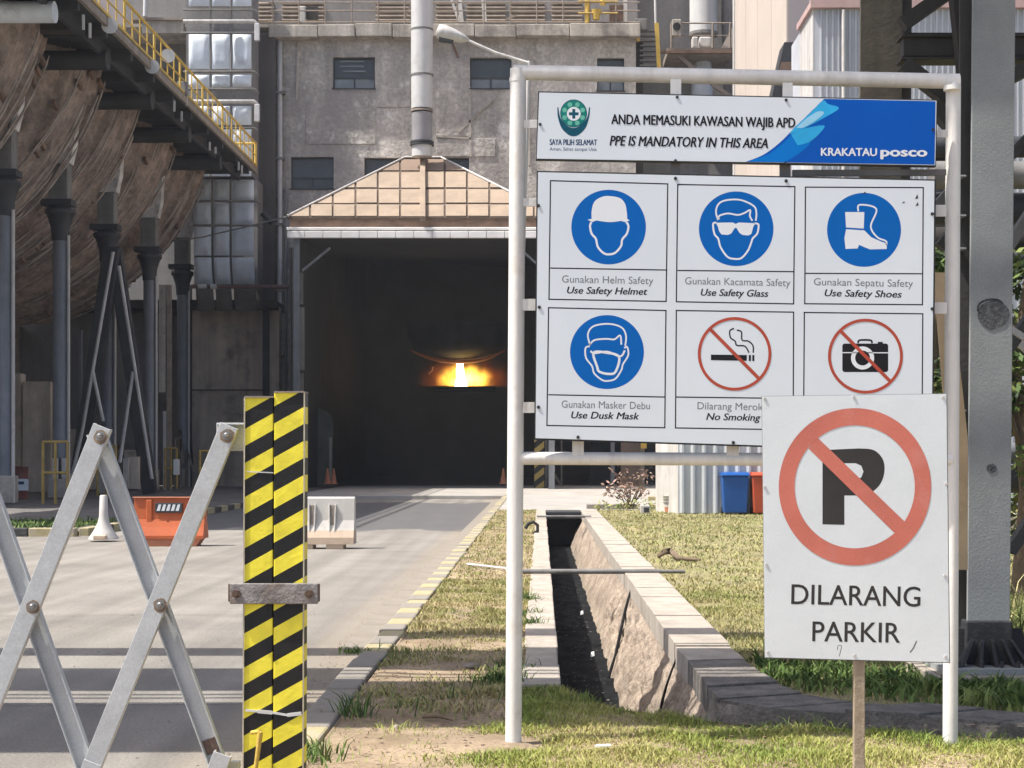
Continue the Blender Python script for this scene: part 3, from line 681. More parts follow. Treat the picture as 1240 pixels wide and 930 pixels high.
# ------------------------------------------------------------------ folding gate and striped posts
YG = 4.56; sG = YG/F
gt = thing('folding_gate', (P(110, 700, YG).x, YG, 0), 'grey steel folding lattice gate across the road in the left foreground', 'gate')
def channel(p0, p1, Y, w=.053, fl=-1, rust=False, ext=.03):
    a = P(*p0, Y); b = P(*p1, Y); u = (b-a).normalized(); v = u.cross(Vector((0, 1, 0))).normalized()
    mb = MB(); a -= u*ext; b += u*ext; mid = (a+b)/2; h = (b-a).length/2
    mb.obox(mid, u*h, v*w/2, Vector((0, .0022, 0)))
    for sgn in (-1, 1): mb.obox(mid+v*sgn*(w/2-.002)+Vector((0, .0125*-fl, 0)), u*h, v*.002, Vector((0, .0105, 0)))
    return mb
front_bars = [((119, 528), (-55, 963)), ((273, 527), (108, 935)), ((-35, 528), (-130, 760))]
back_bars = [((119, 528), (265, 925)), ((-35, 528), (108, 935))]
for a, b in front_bars: channel(a, b, YG-.02, fl=-1).build('lattice_bar', m_galv, gt, bevel=.0012)
for a, b in back_bars: channel(a, b, YG+.022, fl=1, ext=.012).build('lattice_bar', m_galv, gt, bevel=.0012)
# lower row of the lattice, mostly below the picture
low = [((265, 925), (192, 1120), -.02), ((108, 935), (30, 1140), -.02), ((108, 935), (192, 1135), .022), ((-55, 963), (30, 1140), .022)]
for a, b, dy in low: channel(a, b, YG+dy*1.35, fl=-1 if dy < 0 else 1).build('lattice_bar', m_galv, gt, bevel=.0012)
for x, y in [(119, 528), (273, 527), (37, 735), (192, 733), (108, 935), (30, 1135), (192, 1128)]:
    c = P(x, y, YG-.045)
    rs = MB(); cc_ = Vector((c.x, YG-.0226, c.z)); pts_ = [cc_+Vector((math.cos(q*.52)*.021*(1+.3*noise.noise(Vector((q*1.3, x, 0)))), 0, math.sin(q*.52)*.021*(1+.35*noise.noise(Vector((q*1.3, y, 5))))-.003)) for q in range(12)]
    rs.prism(pts_, (0, .0004, 0)); rs.build('rust_ring', m_ruststain, gt)
    mb = MB(); mb.tube([c+Vector((0, .07, 0)), c+Vector((0, .012, 0))], .008, 10)
    mb.tube([c+Vector((0, .0215, 0)), c+Vector((0, .0185, 0))], .0135, 16)
    mb.tube([c+Vector((0, .0185, 0)), c+Vector((0, .010, 0)), c+Vector((0, .007, 0))], [.0085, .0085, .005], 6); mb.build('pivot_bolt', m_bolt, gt)
mb = MB(); mb.obox(P(256.5, 903, YG+.019), Vector((.35, 0, -.937))*.022, (0, .002, 0), Vector((.937, 0, .35))*.0268); mb.build('rusty_end', m_rustend, gt)
mb = MB(); mb.pbox(252, 290, 922, 930+40, YG+.03, .02); mb.build('foot_plate', m_galv, gt, bevel=.002)
mb = MB(); mb.pbox(262, 298, 512, 546, YG+.012, .006); mb.pbox(262, 298, 512, 515, YG-.005, .02); mb.build('hinge_plate', m_galv, gt, bevel=.002)

def y2z(y): return EYE-(y-VY)*sG
per = 40.8*sG
st = thing('striped_gate_posts', (P(333, 600, YG).x, YG, 0), 'pair of yellow and black striped steel gate posts held by a steel strap', 'gate post')
o0 = Vector(st.location)
def post_stripes(nm, xl, ytop_left):
    # yellow band's top edge at pixel (xl, ytop_left); stripe rises to the right with slope .56
    X = P(xl, 0, YG).x-o0.x; z = y2z(ytop_left)
    off = -(z-.56*X)        # fract=0 at band top -> just below it is .5..1
    return stripe_mat(nm, (.012, .012, .012), m_posty, per, .56, off)
sm1 = post_stripes('striped_tape_left', 297, 521.5); sm2 = post_stripes('striped_tape_right', 332, 515)
def angle_post(xt0, xt1, xb0, xb1, yt, Y, m, name='striped_post'):
    a = P(xt0, yt, Y); b = P(xt1, yt, Y); c0 = Vector((P(xb0, 930, Y).x, Y, 0)); c1 = Vector((P(xb1, 930, Y).x, Y, 0))
    mb = MB(); D = Vector((0, .075, 0)); T = [a, b, b+D, a+D]; B = [c0, c1, c1+D, c0+D]
    vs = B+T; mb.add(vs, [(0, 1, 5, 4), (1, 2, 6, 5), (2, 3, 7, 6), (3, 0, 4, 7), (4, 5, 6, 7), (3, 2, 1, 0)])
    return mb.build(name, m, st, bevel=.003)
angle_post(297, 331, 293.5, 328.5, 481, YG-.045, sm1)
angle_post(332, 368.5, 329.5, 365.5, 475, YG-.045, sm2)
m_postedge = mat('bare_post_edge', (.5, .45, .33), .6, var=.2, scale=10)
for xt, xb, yt in ((368.6, 365.8, 475), (296.2, 292.8, 481)):
    mb = MB(); mb.bar(P(xt, yt, YG-.047), Vector((P(xb, 930, YG-.047).x, YG-.047, 0)), .0035, .004); mb.build('bare_edge', m_postedge, st)
mb = MB(); mb.pbox(296, 331, 479.6, 481.5, YG-.05, .083); mb.pbox(332, 368.5, 473.6, 475.5, YG-.05, .083); mb.build('post_cap', m_rustpale, st)
mb = MB(); mb.pbox(278, 385, 706.5, 731.5, YG-.062, .012); sp = mb.build('steel_strap', m_bracket, st, bevel=.003)
mb = MB(); mb.pbox(366, 387, 707, 729, YG+.035, .012); mb.pbox(276, 296, 707, 729, YG+.035, .012); mb.build('back_strap', m_rustend, st, bevel=.003)
for x in (286.5, 374.5):
    c = P(x, 719, YG-.062); mb = MB(); mb.tube([c+Vector((0, .11, 0)), c-Vector((0, .012, 0))], .006, 8); mb.tube([c, c-Vector((0, .009, 0))], .0125, 6); mb.build('strap_bolt', m_boltrust, st)
mb = MB(); pts = [(297, 860), (312, 861.5), (330, 863), (348, 866), (365, 864)]
for i in range(4):
    a = P(*pts[i], YG-.047); b = P(*pts[i+1], YG-.047); mb.bar(a, b, .006+.004*(i % 2), .003)
a = P(299, 571, YG-.047); b = P(331, 572.5, YG-.047); mb.bar(a, b, .003, .002)
mb.build('torn_tape', m_tapewhite, st)
mb = MB(); mb.tube([P(315, 886, YG-.09), P(315, 888, YG-.085), P(313, 905, YG-.085), P(309, 935, YG-.085)], [.004, .008, .007, .006], 8); mb.tube([P(305, 887, YG-.06), P(315, 886, YG-.088)], .006, 8)
mb.build('hook_handle', m_yellow, st)

# ------------------------------------------------------------------ board frame
YF = 8.69; YB = 8.60; sF = YF/F
fr = thing('board_frame', (P(885, 550, YF).x, YF, 0), 'tall white tubular steel frame that carries the two safety boards', 'sign frame')
R = .0455
mb = MB(); a = P(627.5, 90, YF); b = P(621.5, 902, YF); mb.tube([b-Vector((0, 0, .1)), (a+b)/2, a+Vector((0, 0, .03))], R, 20); mb.build('frame_post', m_framew, fr)
mb = MB(); a2 = P(1154.5, 101, YF+.03); b2 = P(1150.5, 905, YF); mb.tube([b2-Vector((0, 0, .1)), (a2+b2)/2, a2+Vector((0, 0, .02))], .041, 20); mb.build('frame_post', m_framew, fr)
mb = MB(); mb.tube([P(622, 87.5, YF), P(1161, 98.5, YF+.03)], .0415, 20); mb.build('top_rail', m_framew, fr)
mb = MB(); mb.tube([P(624, 555, YF), P(1152, 557, YF)], .036, 18); mb.build('bottom_rail', m_framew, fr)
# welds
for x, y in ((627, 97), (1153, 107)):
    c = P(x, y, YF); mb = MB(); mb.tube([c+Vector((0, 0, .012)), c-Vector((0, 0, .012))], .0475, 18); mb.build('weld_collar', m_framew, fr)
def bq(name, c, m, parent, Y, th=.02):
    q = [P(x, y, Y) for x, y in c]; mb = MB(); mb.prism(q, (0, th, 0)); return mb.build(name, m, parent)
for (x0, x1, y0, y1) in [(633, 650, 362, 376), (633, 650, 487, 500), (634, 652, 145, 155), (633, 650, 240, 250), (1130, 1146, 248, 262), (1131, 1147, 366, 380), (1132, 1148, 157, 166), (693, 707, 534, 552), (880, 895, 535, 553), (812, 825, 96, 118), (948, 960, 100, 122)]:
    mb = MB(); mb.pbox(x0, x1, y0, y1, YF-.03, .01); mb.build('board_lug', m_framew, fr, bevel=.001)
for (x0, x1) in ((812, 824), (944, 957)):
    mb = MB(); mb.pbox(x0, x1, 196, 214, YF-.045, .008); mb.build('board_lug', m_steelmid, fr, bevel=.001)
up = thing('upper_notice_board', P(892, 157, YB), 'long narrow notice board with green emblem and blue right end, uppermost in the white frame', 'notice board')
# tilted boards: quads in pixel space at the board plane
UB = [(653, 112), (1134, 122), (1132.5, 200), (650, 192)]
bq('board_backing', [(651.5, 110.5), (1135, 120.7), (1133.5, 201.7), (649, 193.6)], m_boardedge, up, YB+.004, .035)
bq('board_face', UB, m_board, up, YB, .004)
lo_ = thing('safety_pictogram_board', P(890, 375, YB), 'large white board with six safety pictogram panels in the white frame', 'sign board')
LBq = [(651.5, 208.5), (1131.5, 219), (1128, 546), (648.5, 530.5)]
bq('board_backing', [(649.8, 206.8), (1133.5, 217.3), (1130, 548), (646.8, 532.5)], m_boardedge, lo_, YB+.004, .035)
bq('board_face', LBq, m_board, lo_, YB, .004)
bq('board_rail', [(960, 205.5), (1146, 205), (1146, 212), (960, 213)], m_steelmid, fr, YB+.05, .03)
# upper print
ppoly('blue_field', smooth_pts([(903, 196), (925, 187), (945, 172), (962, 155), (998, 119.7)], 5)+[(1133, 122.6), (1131.8, 199.4)], YB, m_bluedeep, up, 1)
ppoly('blue_swoosh', smooth_pts([(905, 195.6), (930, 187), (950, 172), (968, 156), (982, 170), (970, 184), (950, 196.5)], 5), YB, m_bluemid, up, 2)
ppoly('cyan_swoosh', smooth_pts([(956, 163), (962, 154.5), (980, 138), (996, 122), (1003, 126), (1016, 131), (999, 142), (975, 155)], 5), YB, m_cyan, up, 3)
ppoly('cyan_glow', smooth_pts([(958, 163), (975, 155.5), (998, 152), (992, 162), (980, 172), (966, 176)], 5), YB, m_cyan, up, 4)
ppoly('pale_swoosh', smooth_pts([(964, 155), (976, 144), (990, 135), (998, 137), (985, 148), (972, 155)], 5), YB, m_cyanp, up, 5)
text('ANDA MEMASUKI KAWASAN WAJIB APD', 740, 963, 150.2, 12.0, YB, m_black, up, rot=1.15, bold=.034, lift=6)
text('PPE IS MANDATORY IN THIS AREA', 738, 930, 176.2, 12.0, YB, m_black, up, rot=1.0, shear=.22, bold=.034, lift=6)
text('KRAKATAU', 994, 1062, 188.6, 9.6, YB, m_white, up, rot=.3, bold=.04, lift=6)
text('posco', 1066, 1123, 189.4, 11.5, YB, m_white, up, rot=.3, bold=.08, lift=6)
text('SAYA PILIH SELAMAT', 665.5, 723, 175.5, 7, YB, m_navy, up, rot=.5, bold=.035, lift=2)
text('Aman, Sehat sampai Usia', 665.5, 722.5, 182.3, 4.2, YB, m_navy, up, rot=.5, bold=.0, lift=2)
em = smooth_pts([(674.8, 130), (675.6, 142), (680, 155), (688, 163), (694.5, 165), (701, 163), (709, 155), (713.4, 142), (714.6, 130)], 6)
ppoly('emblem_shield', em+smooth_pts([(713.2, 130), (711, 142), (704, 151), (694.5, 155), (685, 151), (678.5, 142), (676.2, 130)], 6), YB, m_teald, up, 2)
ppoly('emblem_disc', ell(694.6, 137.3, 16.2, 16.8), YB, m_teald, up, 3)
ppoly('emblem_disc', ell(694.6, 137.3, 15.4, 16.0), YB, m_teal, up, 4)
for k_ in range(8):
    a = math.radians(22.5+45*k_); c = (694.6+11.8*math.cos(a), 137.8+12*math.sin(a))
    ppoly('emblem_petal', ell(c[0], c[1], 2.9, 2.9, n=12), YB, m_mint, up, 5)
ppoly('emblem_disc', ell(694.8, 137.8, 8.4), YB, m_white, up, 6)
ppoly('emblem_cross', [(693, 132), (696.6, 132), (696.6, 136), (700.6, 136), (700.6, 139.6), (696.6, 139.6), (696.6, 143.6), (693, 143.6), (693, 139.6), (689, 139.6), (689, 136), (693, 136)], YB, m_teald, up, 7)
for x, y in ((820, 117.5), (952, 121), (654, 150.5), (818, 194.5), (951, 197.5), (1130, 157)):
    c = P(x, y, YB-.004); mb = MB(); mb.tube([c+Vector((0, .01, 0)), c-Vector((0, .001, 0))], .0085, 8); mb.build('fixing_screw', m_boardedge, up)
# lower print
CE = [((666.6, 218.8), (808.6, 222.7), (806.6, 365), (664.8, 362.4), 324.6, 327), ((820.7, 223.4), (962.5, 226), (961, 368), (819, 365.4), 327.5, 329),
      ((975.4, 226.6), (1118, 227.2), (1117, 369), (974.5, 367.8), 331, 331.5), ((664.3, 372.6), (806.4, 376), (805, 518), (662.3, 515.2), 478, 480.8),
      ((819, 376), (961, 378), (960.5, 520.5), (818, 518.2), 480.8, 482.5), ((974, 378.4), (1117.4, 380), (1116.5, 523), (973, 521), 484, 485)]
mb = MB()
for a, b, c, d, yl, yr in CE:
    for p, q in ((a, b), (b, c), (c, d), (d, a)):
        v = (Vector(q)-Vector(p)).normalized()*.7; stroke(mb, [Vector(p)-v, Vector(q)+v], 1.5, YB, 1)
    stroke(mb, [(a[0]-.3, yl), (b[0]-.8, yr)], 1.5, YB, 1)
mb.build('panel_outline', m_black, lo_)
for x, y, r in ((737, 275, 45.2), (891.5, 277, 45.2), (1046.3, 278.3, 44.8), (735, 426.3, 44.8)):
    ppoly('blue_disc', ell(x, y, r), YB, m_blue, lo_, 1)
def strokes(name, lst, w, m, lift=2, closed=False):
    mb = MB()
    for l in lst: stroke(mb, smooth_pts(l, 5, closed), w, YB, lift, closed)
    return mb.build(name, m, lo_)
# helmet
ppoly('helmet_mark', smooth_pts([(716.5, 265), (716.5, 255), (720, 244), (730, 238), (740, 237.6), (751, 240), (757, 247), (759, 257), (759.5, 265)], 5)+[(762.5, 267), (757, 269)]+smooth_pts([(752, 267.5), (738, 269), (722, 267)], 4)+[(717, 269), (711.5, 266)], YB, m_white, lo_, 2)
strokes('face_outline', [[(716, 269), (714.5, 274), (716.5, 283), (721.5, 289), (724, 299), (731, 306.5), (737.5, 308), (745, 306), (752, 298), (753.5, 290), (759, 283), (761, 274), (758.5, 269)]], 2.5, m_white)
# glasses   (zoom scale 8.45 from 840,220)
zc = lambda x, y: (840+x/8.45, 220+y/8.45)
strokes('hair_outline', [[zc(250, 392), zc(228, 310), zc(250, 235), (877, 243), zc(440, 182), (904, 244.5), zc(625, 260), zc(642, 330), zc(635, 400)], [zc(258, 385), zc(262, 350), zc(350, 325), zc(450, 340), zc(520, 320), zc(578, 290), zc(575, 350), zc(600, 400)]], 2.0, m_white)
ppoly('glasses_mark', [zc(*p) for p in ((225, 420), (400, 418), (430, 432), (460, 418), (635, 425), (610, 460), (590, 535), (560, 550), (500, 545), (470, 525), (435, 470), (420, 475), (385, 530), (350, 545), (285, 540), (262, 510), (245, 455))], YB, m_white, lo_, 2)
strokes('face_outline', [[zc(*p) for p in ((235, 420), (202, 425), (200, 470), (215, 540), (252, 585), (275, 670), (345, 768), (420, 790), (490, 780), (555, 705), (590, 620), (605, 580), (650, 530), (665, 450), (650, 430), (620, 428))]], 2.2, m_white)
# boot
z3 = lambda x, y: (900+x/3.647, 200+y/3.647)
ppoly('boot_mark', [z3(*p) for p in ((450, 207), (535, 207), (532, 280), (454, 275))], YB, m_white, lo_, 2)
ppoly('boot_mark', [z3(*p) for p in ((454, 283), (535, 288), (565, 318), (610, 338), (634, 345), (634, 370), (560, 372), (530, 360), (512, 352), (505, 368), (452, 370), (447, 322))], YB, m_white, lo_, 2)
strokes('boot_outline', [[z3(508, 204), z3(514, 175), z3(588, 193), z3(563, 270), z3(592, 318), z3(630, 335), z3(632, 352)]], 2.0, m_white)
# mask
z5 = lambda x, y: (600+x/3.576, 360+y/3.576)
strokes('hair_outline', [[z5(*p) for p in ((410, 208), (400, 160), (425, 125), (490, 115), (545, 130), (565, 165), (562, 210))], [z5(*p) for p in ((408, 205), (430, 185), (480, 180), (515, 182), (540, 165), (545, 205))],
    [z5(*p) for p in ((408, 212), (390, 220), (392, 262), (418, 298), (428, 330), (462, 358), (488, 362), (520, 352), (545, 315), (552, 290), (575, 250), (570, 215), (558, 220))]], 2.0, m_white)
strokes('mask_outline', [[z5(*p) for p in ((425, 240), (480, 240), (535, 258), (520, 322), (490, 332), (450, 322), (440, 300))]], 2.9, m_white, 3, True)
strokes('mask_outline', [[z5(*p) for p in ((412, 232), (428, 242), (485, 236), (540, 256), (560, 230))]], 2.4, m_white, 4)
# no smoking / no camera
mb = MB(); mb.add([P(x, y, YB-.0006) for x, y in [z5(933, 248), z5(1088, 250), z5(1088, 275), z5(933, 272)]], [(0, 1, 2, 3)])
for x in (1097, 1112): mb.add([P(a, b, YB-.0006) for a, b in [z5(x, 250), z5(x+9, 250), z5(x+9, 276), z5(x, 276)]], [(0, 1, 2, 3)])
mb.build('cigarette_mark', m_black, lo_)
strokes('smoke_mark', [[z5(*p) for p in ((1033, 135), (1015, 145), (1018, 175), (1038, 190), (1045, 208), (1080, 212), (1098, 240))], [z5(*p) for p in ((1045, 142), (1065, 150), (1068, 185), (1095, 190), (1115, 210), (1116, 240))]], 1.7, m_black)
z6 = lambda x, y: (910+x/3.445, 380+y/3.445)
def rrect(x0, y0, x1, y1, r): return [p for cx, cy, a in ((x1-r, y0+r, -90), (x1-r, y1-r, 0), (x0+r, y1-r, 90), (x0+r, y0+r, 180)) for p in ell(cx, cy, r, r, a, a+90, 4)]
ppoly('camera_mark', rrect(1020, 416, 1075.5, 450.5, 3), YB, m_black, lo_, 2)
strokes('camera_detail', [[(1020, 427), (1075.5, 427.2)]], 1.2, m_white, 3)
ppoly('camera_detail', ell(1044.5, 433.5, 14), YB, m_white, lo_, 3); ppoly('camera_detail', ell(1044.5, 433.5, 9), YB, m_black, lo_, 4)
strokes('camera_handle', [[(1039, 415.5), (1041, 412), (1054, 412), (1056, 415.5)]], 2.2, m_black); strokes('camera_handle', [[(1063, 415), (1069, 415)]], 2.0, m_black)
for x, y, rx in ((889.5, 428.5, 42.8), (1048, 431.3, 43.6)):
    mb = MB(); stroke(mb, ell(x, y, rx), 3.6, YB, 6, True); stroke(mb, [(x-rx*.69, y-rx*.70), (x+rx*.69, y+rx*.70)], 4.2, YB, 5); mb.build('red_prohibition_ring', m_red, lo_)
T = lambda s, x0, x1, y, c, m, **k: text(s, x0, x1, y, c, YB, m, lo_, rot=1.1, lift=2, **k)
T('Gunakan Helm Safety', 680.5, 791, 342.0, 8.6, m_greytext, bold=0)
T('Use Safety Helmet', 686.5, 784, 355.3, 8.4, m_black, bold=.032, shear=.22)
T('Gunakan Kacamata Safety', 829.5, 957, 344.2, 8.6, m_greytext, bold=0)
T('Use Safety Glass', 848.5, 930.5, 358.0, 8.4, m_black, bold=.032, shear=.22)
T('Gunakan Sepatu Safety', 985.5, 1105.5, 345.3, 8.6, m_greytext, bold=0)
T('Use Safety Shoes', 998.5, 1092, 358.7, 8.4, m_black, bold=.032, shear=.22)
T('Gunakan Masker Debu', 680, 787, 493.5, 8.6, m_greytext, bold=0)
T('Use Dusk Mask', 691.5, 774, 506.5, 8.4, m_black, bold=.032, shear=.22)
T('Dilarang Merokok', 844.5, 937, 495.5, 8.6, m_greytext, bold=0)
T('No Smoking', 855, 921, 508.5, 8.4, m_black, bold=.032, shear=.22)
for x, y in ((652, 249), (653, 372), (652, 493), (818, 216), (952, 219), (700, 529.5), (888, 536), (1129, 259), (1129, 374)):
    c = P(x, y, YB-.004); mb = MB(); mb.tube([c+Vector((0, .01, 0)), c-Vector((0, .001, 0))], .0095, 8); mb.build('fixing_screw', m_boardedge, lo_)
mb = MB()
for (x, y, w, h) in ((1094, 245, 3.5, 3), (1110, 238, 4, 6), (1110.5, 247, 4, 5), (1046.5, 233.5, 5, 3)):
    mb.add([P(x-w/2, y+h/2, YB-.0006), P(x+w/2, y+h/2-1, YB-.0006), P(x+w*.2, y-h/2, YB-.0006)], [(0, 1, 2)])
mb.build('paint_chip', m_steeldark, lo_)

# ------------------------------------------------------------------ no parking sign
YN = 5.07
ns = thing('no_parking_sign', (P(1041, 0, YN).x, YN, 0), 'white no parking sign with faded red ring on a wooden stake', 'sign')
bq('sign_plate', [(923, 480), (1146, 477), (1149.5, 802), (926.5, 796)], m_sign, ns, YN, .003)
bq('plate_edge', [(922.4, 479.6), (1147, 476.5), (1150.6, 803), (926, 797)], m_steelmid, ns, YN+.0032, .004)
mb = MB(); a = P(1040.5, 490, YN+.02); b = Vector((P(1041, 0, YN).x, YN+.02, -.05)); mb.bar(a, b, .036, .024); mb.build('wooden_stake', m_wood, ns, bevel=.003)
mb = MB(); mb.pbox(940, 1130, 520, 535, YN+.006, .012); mb.pbox(940, 1130, 740, 755, YN+.006, .012); mb.build('batten', m_wood, ns)
def pp(name, pts, m, lift): return ppoly(name, pts, YN, m, ns, lift)
pp('letter_p', [(996, 545), (1040, 543)]+smooth_pts([(1040, 543), (1058, 545), (1069, 556), (1071, 571), (1066, 586), (1054, 597), (1040, 600)], 5)[1:]+[(1022.5, 600), (1022.5, 635.5), (996, 635)], m_pblack, 1)
pp('letter_counter', smooth_pts([(1022.5, 561), (1036, 561), (1043, 564), (1045.5, 571), (1043, 578), (1036, 581.5), (1022.5, 581.5)], 1), m_sign, 2)
mb = MB(); n = 96
out = ell(1035.3, 589.5, 92.3, 95.3, n=n); inn = ell(1035, 589.5, 72.8, 74.5, n=n)
for i in range(n):
    j = (i+1) % n; mb.add([P(*q, YN-.0008) for q in (out[i], out[j], inn[j], inn[i])], [(0, 1, 2, 3)])
mb.add([P(*q, YN-.0007) for q in ((979, 543), (989, 529), (1098, 634), (1084, 646))], [(0, 1, 2, 3)])
mb.build('prohibition_ring', m_fadered, ns)
text('DILARANG', 958, 1114.5, 731.5, 24.0, YN, m_pblack, ns, rot=1.2, bold=0.012, lift=2)
text('PARKIR', 983.5, 1090, 776.5, 24.0, YN, m_pblack, ns, rot=1.0, bold=0.012, lift=2)
for x, y in ((926, 483), (1142, 481), (1145, 795), (930, 790), (1034, 481), (1146, 586), (926, 590), (1144, 697), (1035, 794), (928, 684)):
    c = P(x, y, YN); mb = MB(); mb.tube([c, c-Vector((0, .003, 0))], .005, 10); mb.build('nail_head', m_whitemetal, ns)
mb = MB(); stroke(mb, smooth_pts([(1014, 787), (1015, 782), (1019, 782), (1018, 788), (1016, 795)], 3), .8, YN, 1); stroke(mb, [(1102, 790), (1106, 785), (1110, 776)], 1.6, YN, 1); mb.build('scuff', m_steelmid, ns)

# ------------------------------------------------------------------ steel tower, right
YT = 11.0; sT = YT/F
tw = thing('steel_tower', (P(1200, 0, YT).x, YT, 0), 'grey painted steel tower legs and bracing rising at the right edge', 'steel tower')
def leg(x0, x1, Y, yt, yb, depth, m, dxtop=0):
    a = P(x0, yb, Y); b = P(x1, yb, Y); zt = P(0, yt, Y).z; zt = 7.0 if yt < 0 else zt
    mb = MB(); k = dxtop*Y/F
    vs = [(a.x, Y, a.z), (b.x, Y, a.z), (b.x, Y+depth, a.z), (a.x, Y+depth, a.z), (a.x+k, Y, zt), (b.x+k, Y, zt), (b.x+k, Y+depth, zt), (a.x+k, Y+depth, zt)]
    mb.add(vs, [(0, 1, 5, 4), (1, 2, 6, 5), (2, 3, 7, 6), (3, 0, 4, 7), (4, 5, 6, 7), (3, 2, 1, 0)])
    return mb
leg(1171.5, 1223, YT, -10, 752, .03, m_tower, 10).build('leg_plate', m_tower, tw, bevel=.004)
# far flange & web of the leg, seen on its left
mb = leg(1160, 1178, YT+.14, -10, 752, .03, m_towerdark, 4); mb.build('leg_flange', m_towerdark, tw)  # left side of the leg darkened: bridge shade put into the colour
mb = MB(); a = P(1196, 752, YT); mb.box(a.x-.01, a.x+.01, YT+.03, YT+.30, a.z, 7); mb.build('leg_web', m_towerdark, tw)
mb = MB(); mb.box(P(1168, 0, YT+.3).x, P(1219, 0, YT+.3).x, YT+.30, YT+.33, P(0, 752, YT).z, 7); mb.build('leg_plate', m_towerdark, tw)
for y in (497, 531, 564, 597, 212, 260, 300):
    mb = MB(); c = P(1171, y, YT); mb.box(c.x-.085, c.x+.0, YT+.02, YT+.28, c.z-.006, c.z+.006); mb.build('batten_plate', m_tower, tw)
# base
zt = P(0, 752, YT).z; mb = MB()
a = P(1171, 752, YT); b = P(1225, 752, YT); mb.box(a.x-.005, b.x+.005, YT-.01, YT+.34, .12, zt); mb.build('leg_base', m_towerbase, tw, bevel=.01)
for x in (1158, 1180, 1200, 1222, 1240):
    mb = MB(); c = P(x, 0, YT).x; top = P(1176+(x-1158)*.58, 0, YT).x
    mb.prism([(c-.012, YT-.16, .12), (c-.012, YT-.01, .12), (top-.012, YT-.01, zt-.13), (top-.012, YT-.03, zt-.13)], (.024, 0, 0)); mb.build('gusset', m_towerbase, tw, bevel=.004)
for x0, x1 in ((1142, 1172), (1224, 1254)):
    mb = MB(); q = [P(x0, 812, YT), P(x1, 812, YT), P(1172 if x0 < 1200 else 1240, 762, YT), P(1160 if x0 < 1200 else 1224, 762, YT)]
    mb.prism([Vector((v.x, YT+.05, v.z)) for v in q], (0, .02, 0)); mb.build('gusset', m_towerbase, tw)
mb = MB(); mb.box(P(1135, 0, YT).x, P(1262, 0, YT).x, YT-.22, YT+.5, .08, .125); mb.build('base_plate', m_tower, tw, bevel=.004)
mb = MB(); mb.box(P(1120, 0, YT).x, P(1275, 0, YT).x, YT-.28, YT+.6, -.2, .08); mb.build('plinth', m_cap, tw, bevel=.01)
for x in (1144, 1162, 1190, 1214, 1234, 1252):
    c = P(x, 0, YT-.18); mb = MB(); mb.tube([(c.x, YT-.17, .12), (c.x, YT-.17, .17)], .012, 6); mb.build('anchor_bolt', m_steeldark, tw)
# leaning leg at top
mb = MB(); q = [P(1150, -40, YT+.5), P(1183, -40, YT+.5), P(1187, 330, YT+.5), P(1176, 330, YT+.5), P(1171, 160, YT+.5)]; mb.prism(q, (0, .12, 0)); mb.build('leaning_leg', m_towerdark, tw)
# rear leg behind boards
YR = 12.3
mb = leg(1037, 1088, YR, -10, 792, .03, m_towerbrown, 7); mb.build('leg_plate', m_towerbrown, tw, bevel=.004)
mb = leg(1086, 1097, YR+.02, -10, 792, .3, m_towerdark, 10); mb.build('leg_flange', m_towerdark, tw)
mb = MB(); mb.box(P(1025, 0, YR).x, P(1110, 0, YR).x, YR-.12, YR+.5, -.1, .1); mb.build('plinth', m_cap, tw, bevel=.01)
# beams & diagonals
def brace(pa, pb, Ya, Yb, w, m=m_towerdark, d=.12, name='brace'):
    mb = MB(); mb.bar(P(*pa, Ya), P(*pb, Yb), w*Ya/F, d); return mb.build(name, m, tw)
brace((1092, 56), (1168, 56), 11.8, 11.8, 28, name='tie_beam'); brace((1215, 56), (1330, 56), 11.8, 11.8, 28, name='tie_beam')
mb = MB(); mb.pbox(1092, 1330, 41, 44, 11.7, .2); mb.pbox(1092, 1330, 68.5, 71.5, 11.7, .2); mb.build('beam_flange', m_towerdark, tw)
brace((1092, 30), (1155, -14), 11.7, 11.7, 17); brace((1094, 78), (1168, 137), 11.7, 11.7, 17); brace((1210, 100), (1290, 60), 11.7, 11.7, 17)
brace((1130, 128), (1172, 178), 11.6, 11.6, 15)
brace((1132, 255), (1178, 205), 11.9, 11.9, 16, m_steelmid); brace((1138, 300), (1180, 250), 11.9, 11.9, 14)
brace((1218, 425), (1262, 365), 11.9, 11.9, 13); brace((1222, 400), (1250, 430), 12.1, 12.1, 10, m_whitemetal, .05)
brace((1222, 668), (1262, 610), 11.9, 11.9, 13); brace((1160, 688), (1178, 676), 11.5, 11.5, 9)
brace((1219, 395), (1245, 412), 11.5, 11.5, 7, m_whitemetal, .04)
brace((1222, 190), (1262, 150), 11.9, 11.9, 12); brace((1220, 300), (1262, 235), 12, 12, 12, m_steelmid)
# slim tan flat seen between post and tower
mb = MB(); mb.prism([P(1131, 330, 9.9), P(1150, 330, 9.9), P(1172, 531, 9.9), P(1172, 690, 9.9), P(1160, 690, 9.9)], (0, .03, 0)); mb.build('slanted_flat', m_tanmember, tw)
# weathered patches on the leg
for cx, cy, r in ((1203, 381, 19), (1201, 567, 6)):
    mb = MB(); n = 18; pts = [P(cx+r*(1+.25*noise.noise(Vector((k*.9, cx, 0))))*math.cos(2*math.pi*k/n), cy+r*(1+.25*noise.noise(Vector((k*.9, cy, 2))))*.92*math.sin(2*math.pi*k/n), YT-.0045) for k in range(n)]
    mb.prism(pts[::-1], (0, .003, 0)); mb.build('paint_scar', mat('scar', (.11, .115, .12), .85, var=.6, scale=25, bump=1, bscale=50), tw)
mb = MB(); stroke(mb, smooth_pts([(1184, 377), (1186, 368), (1196, 363), (1208, 363), (1214, 367)], 4), 2.2, YT-.006); mb.build('paint_scar', m_towerbase, tw)

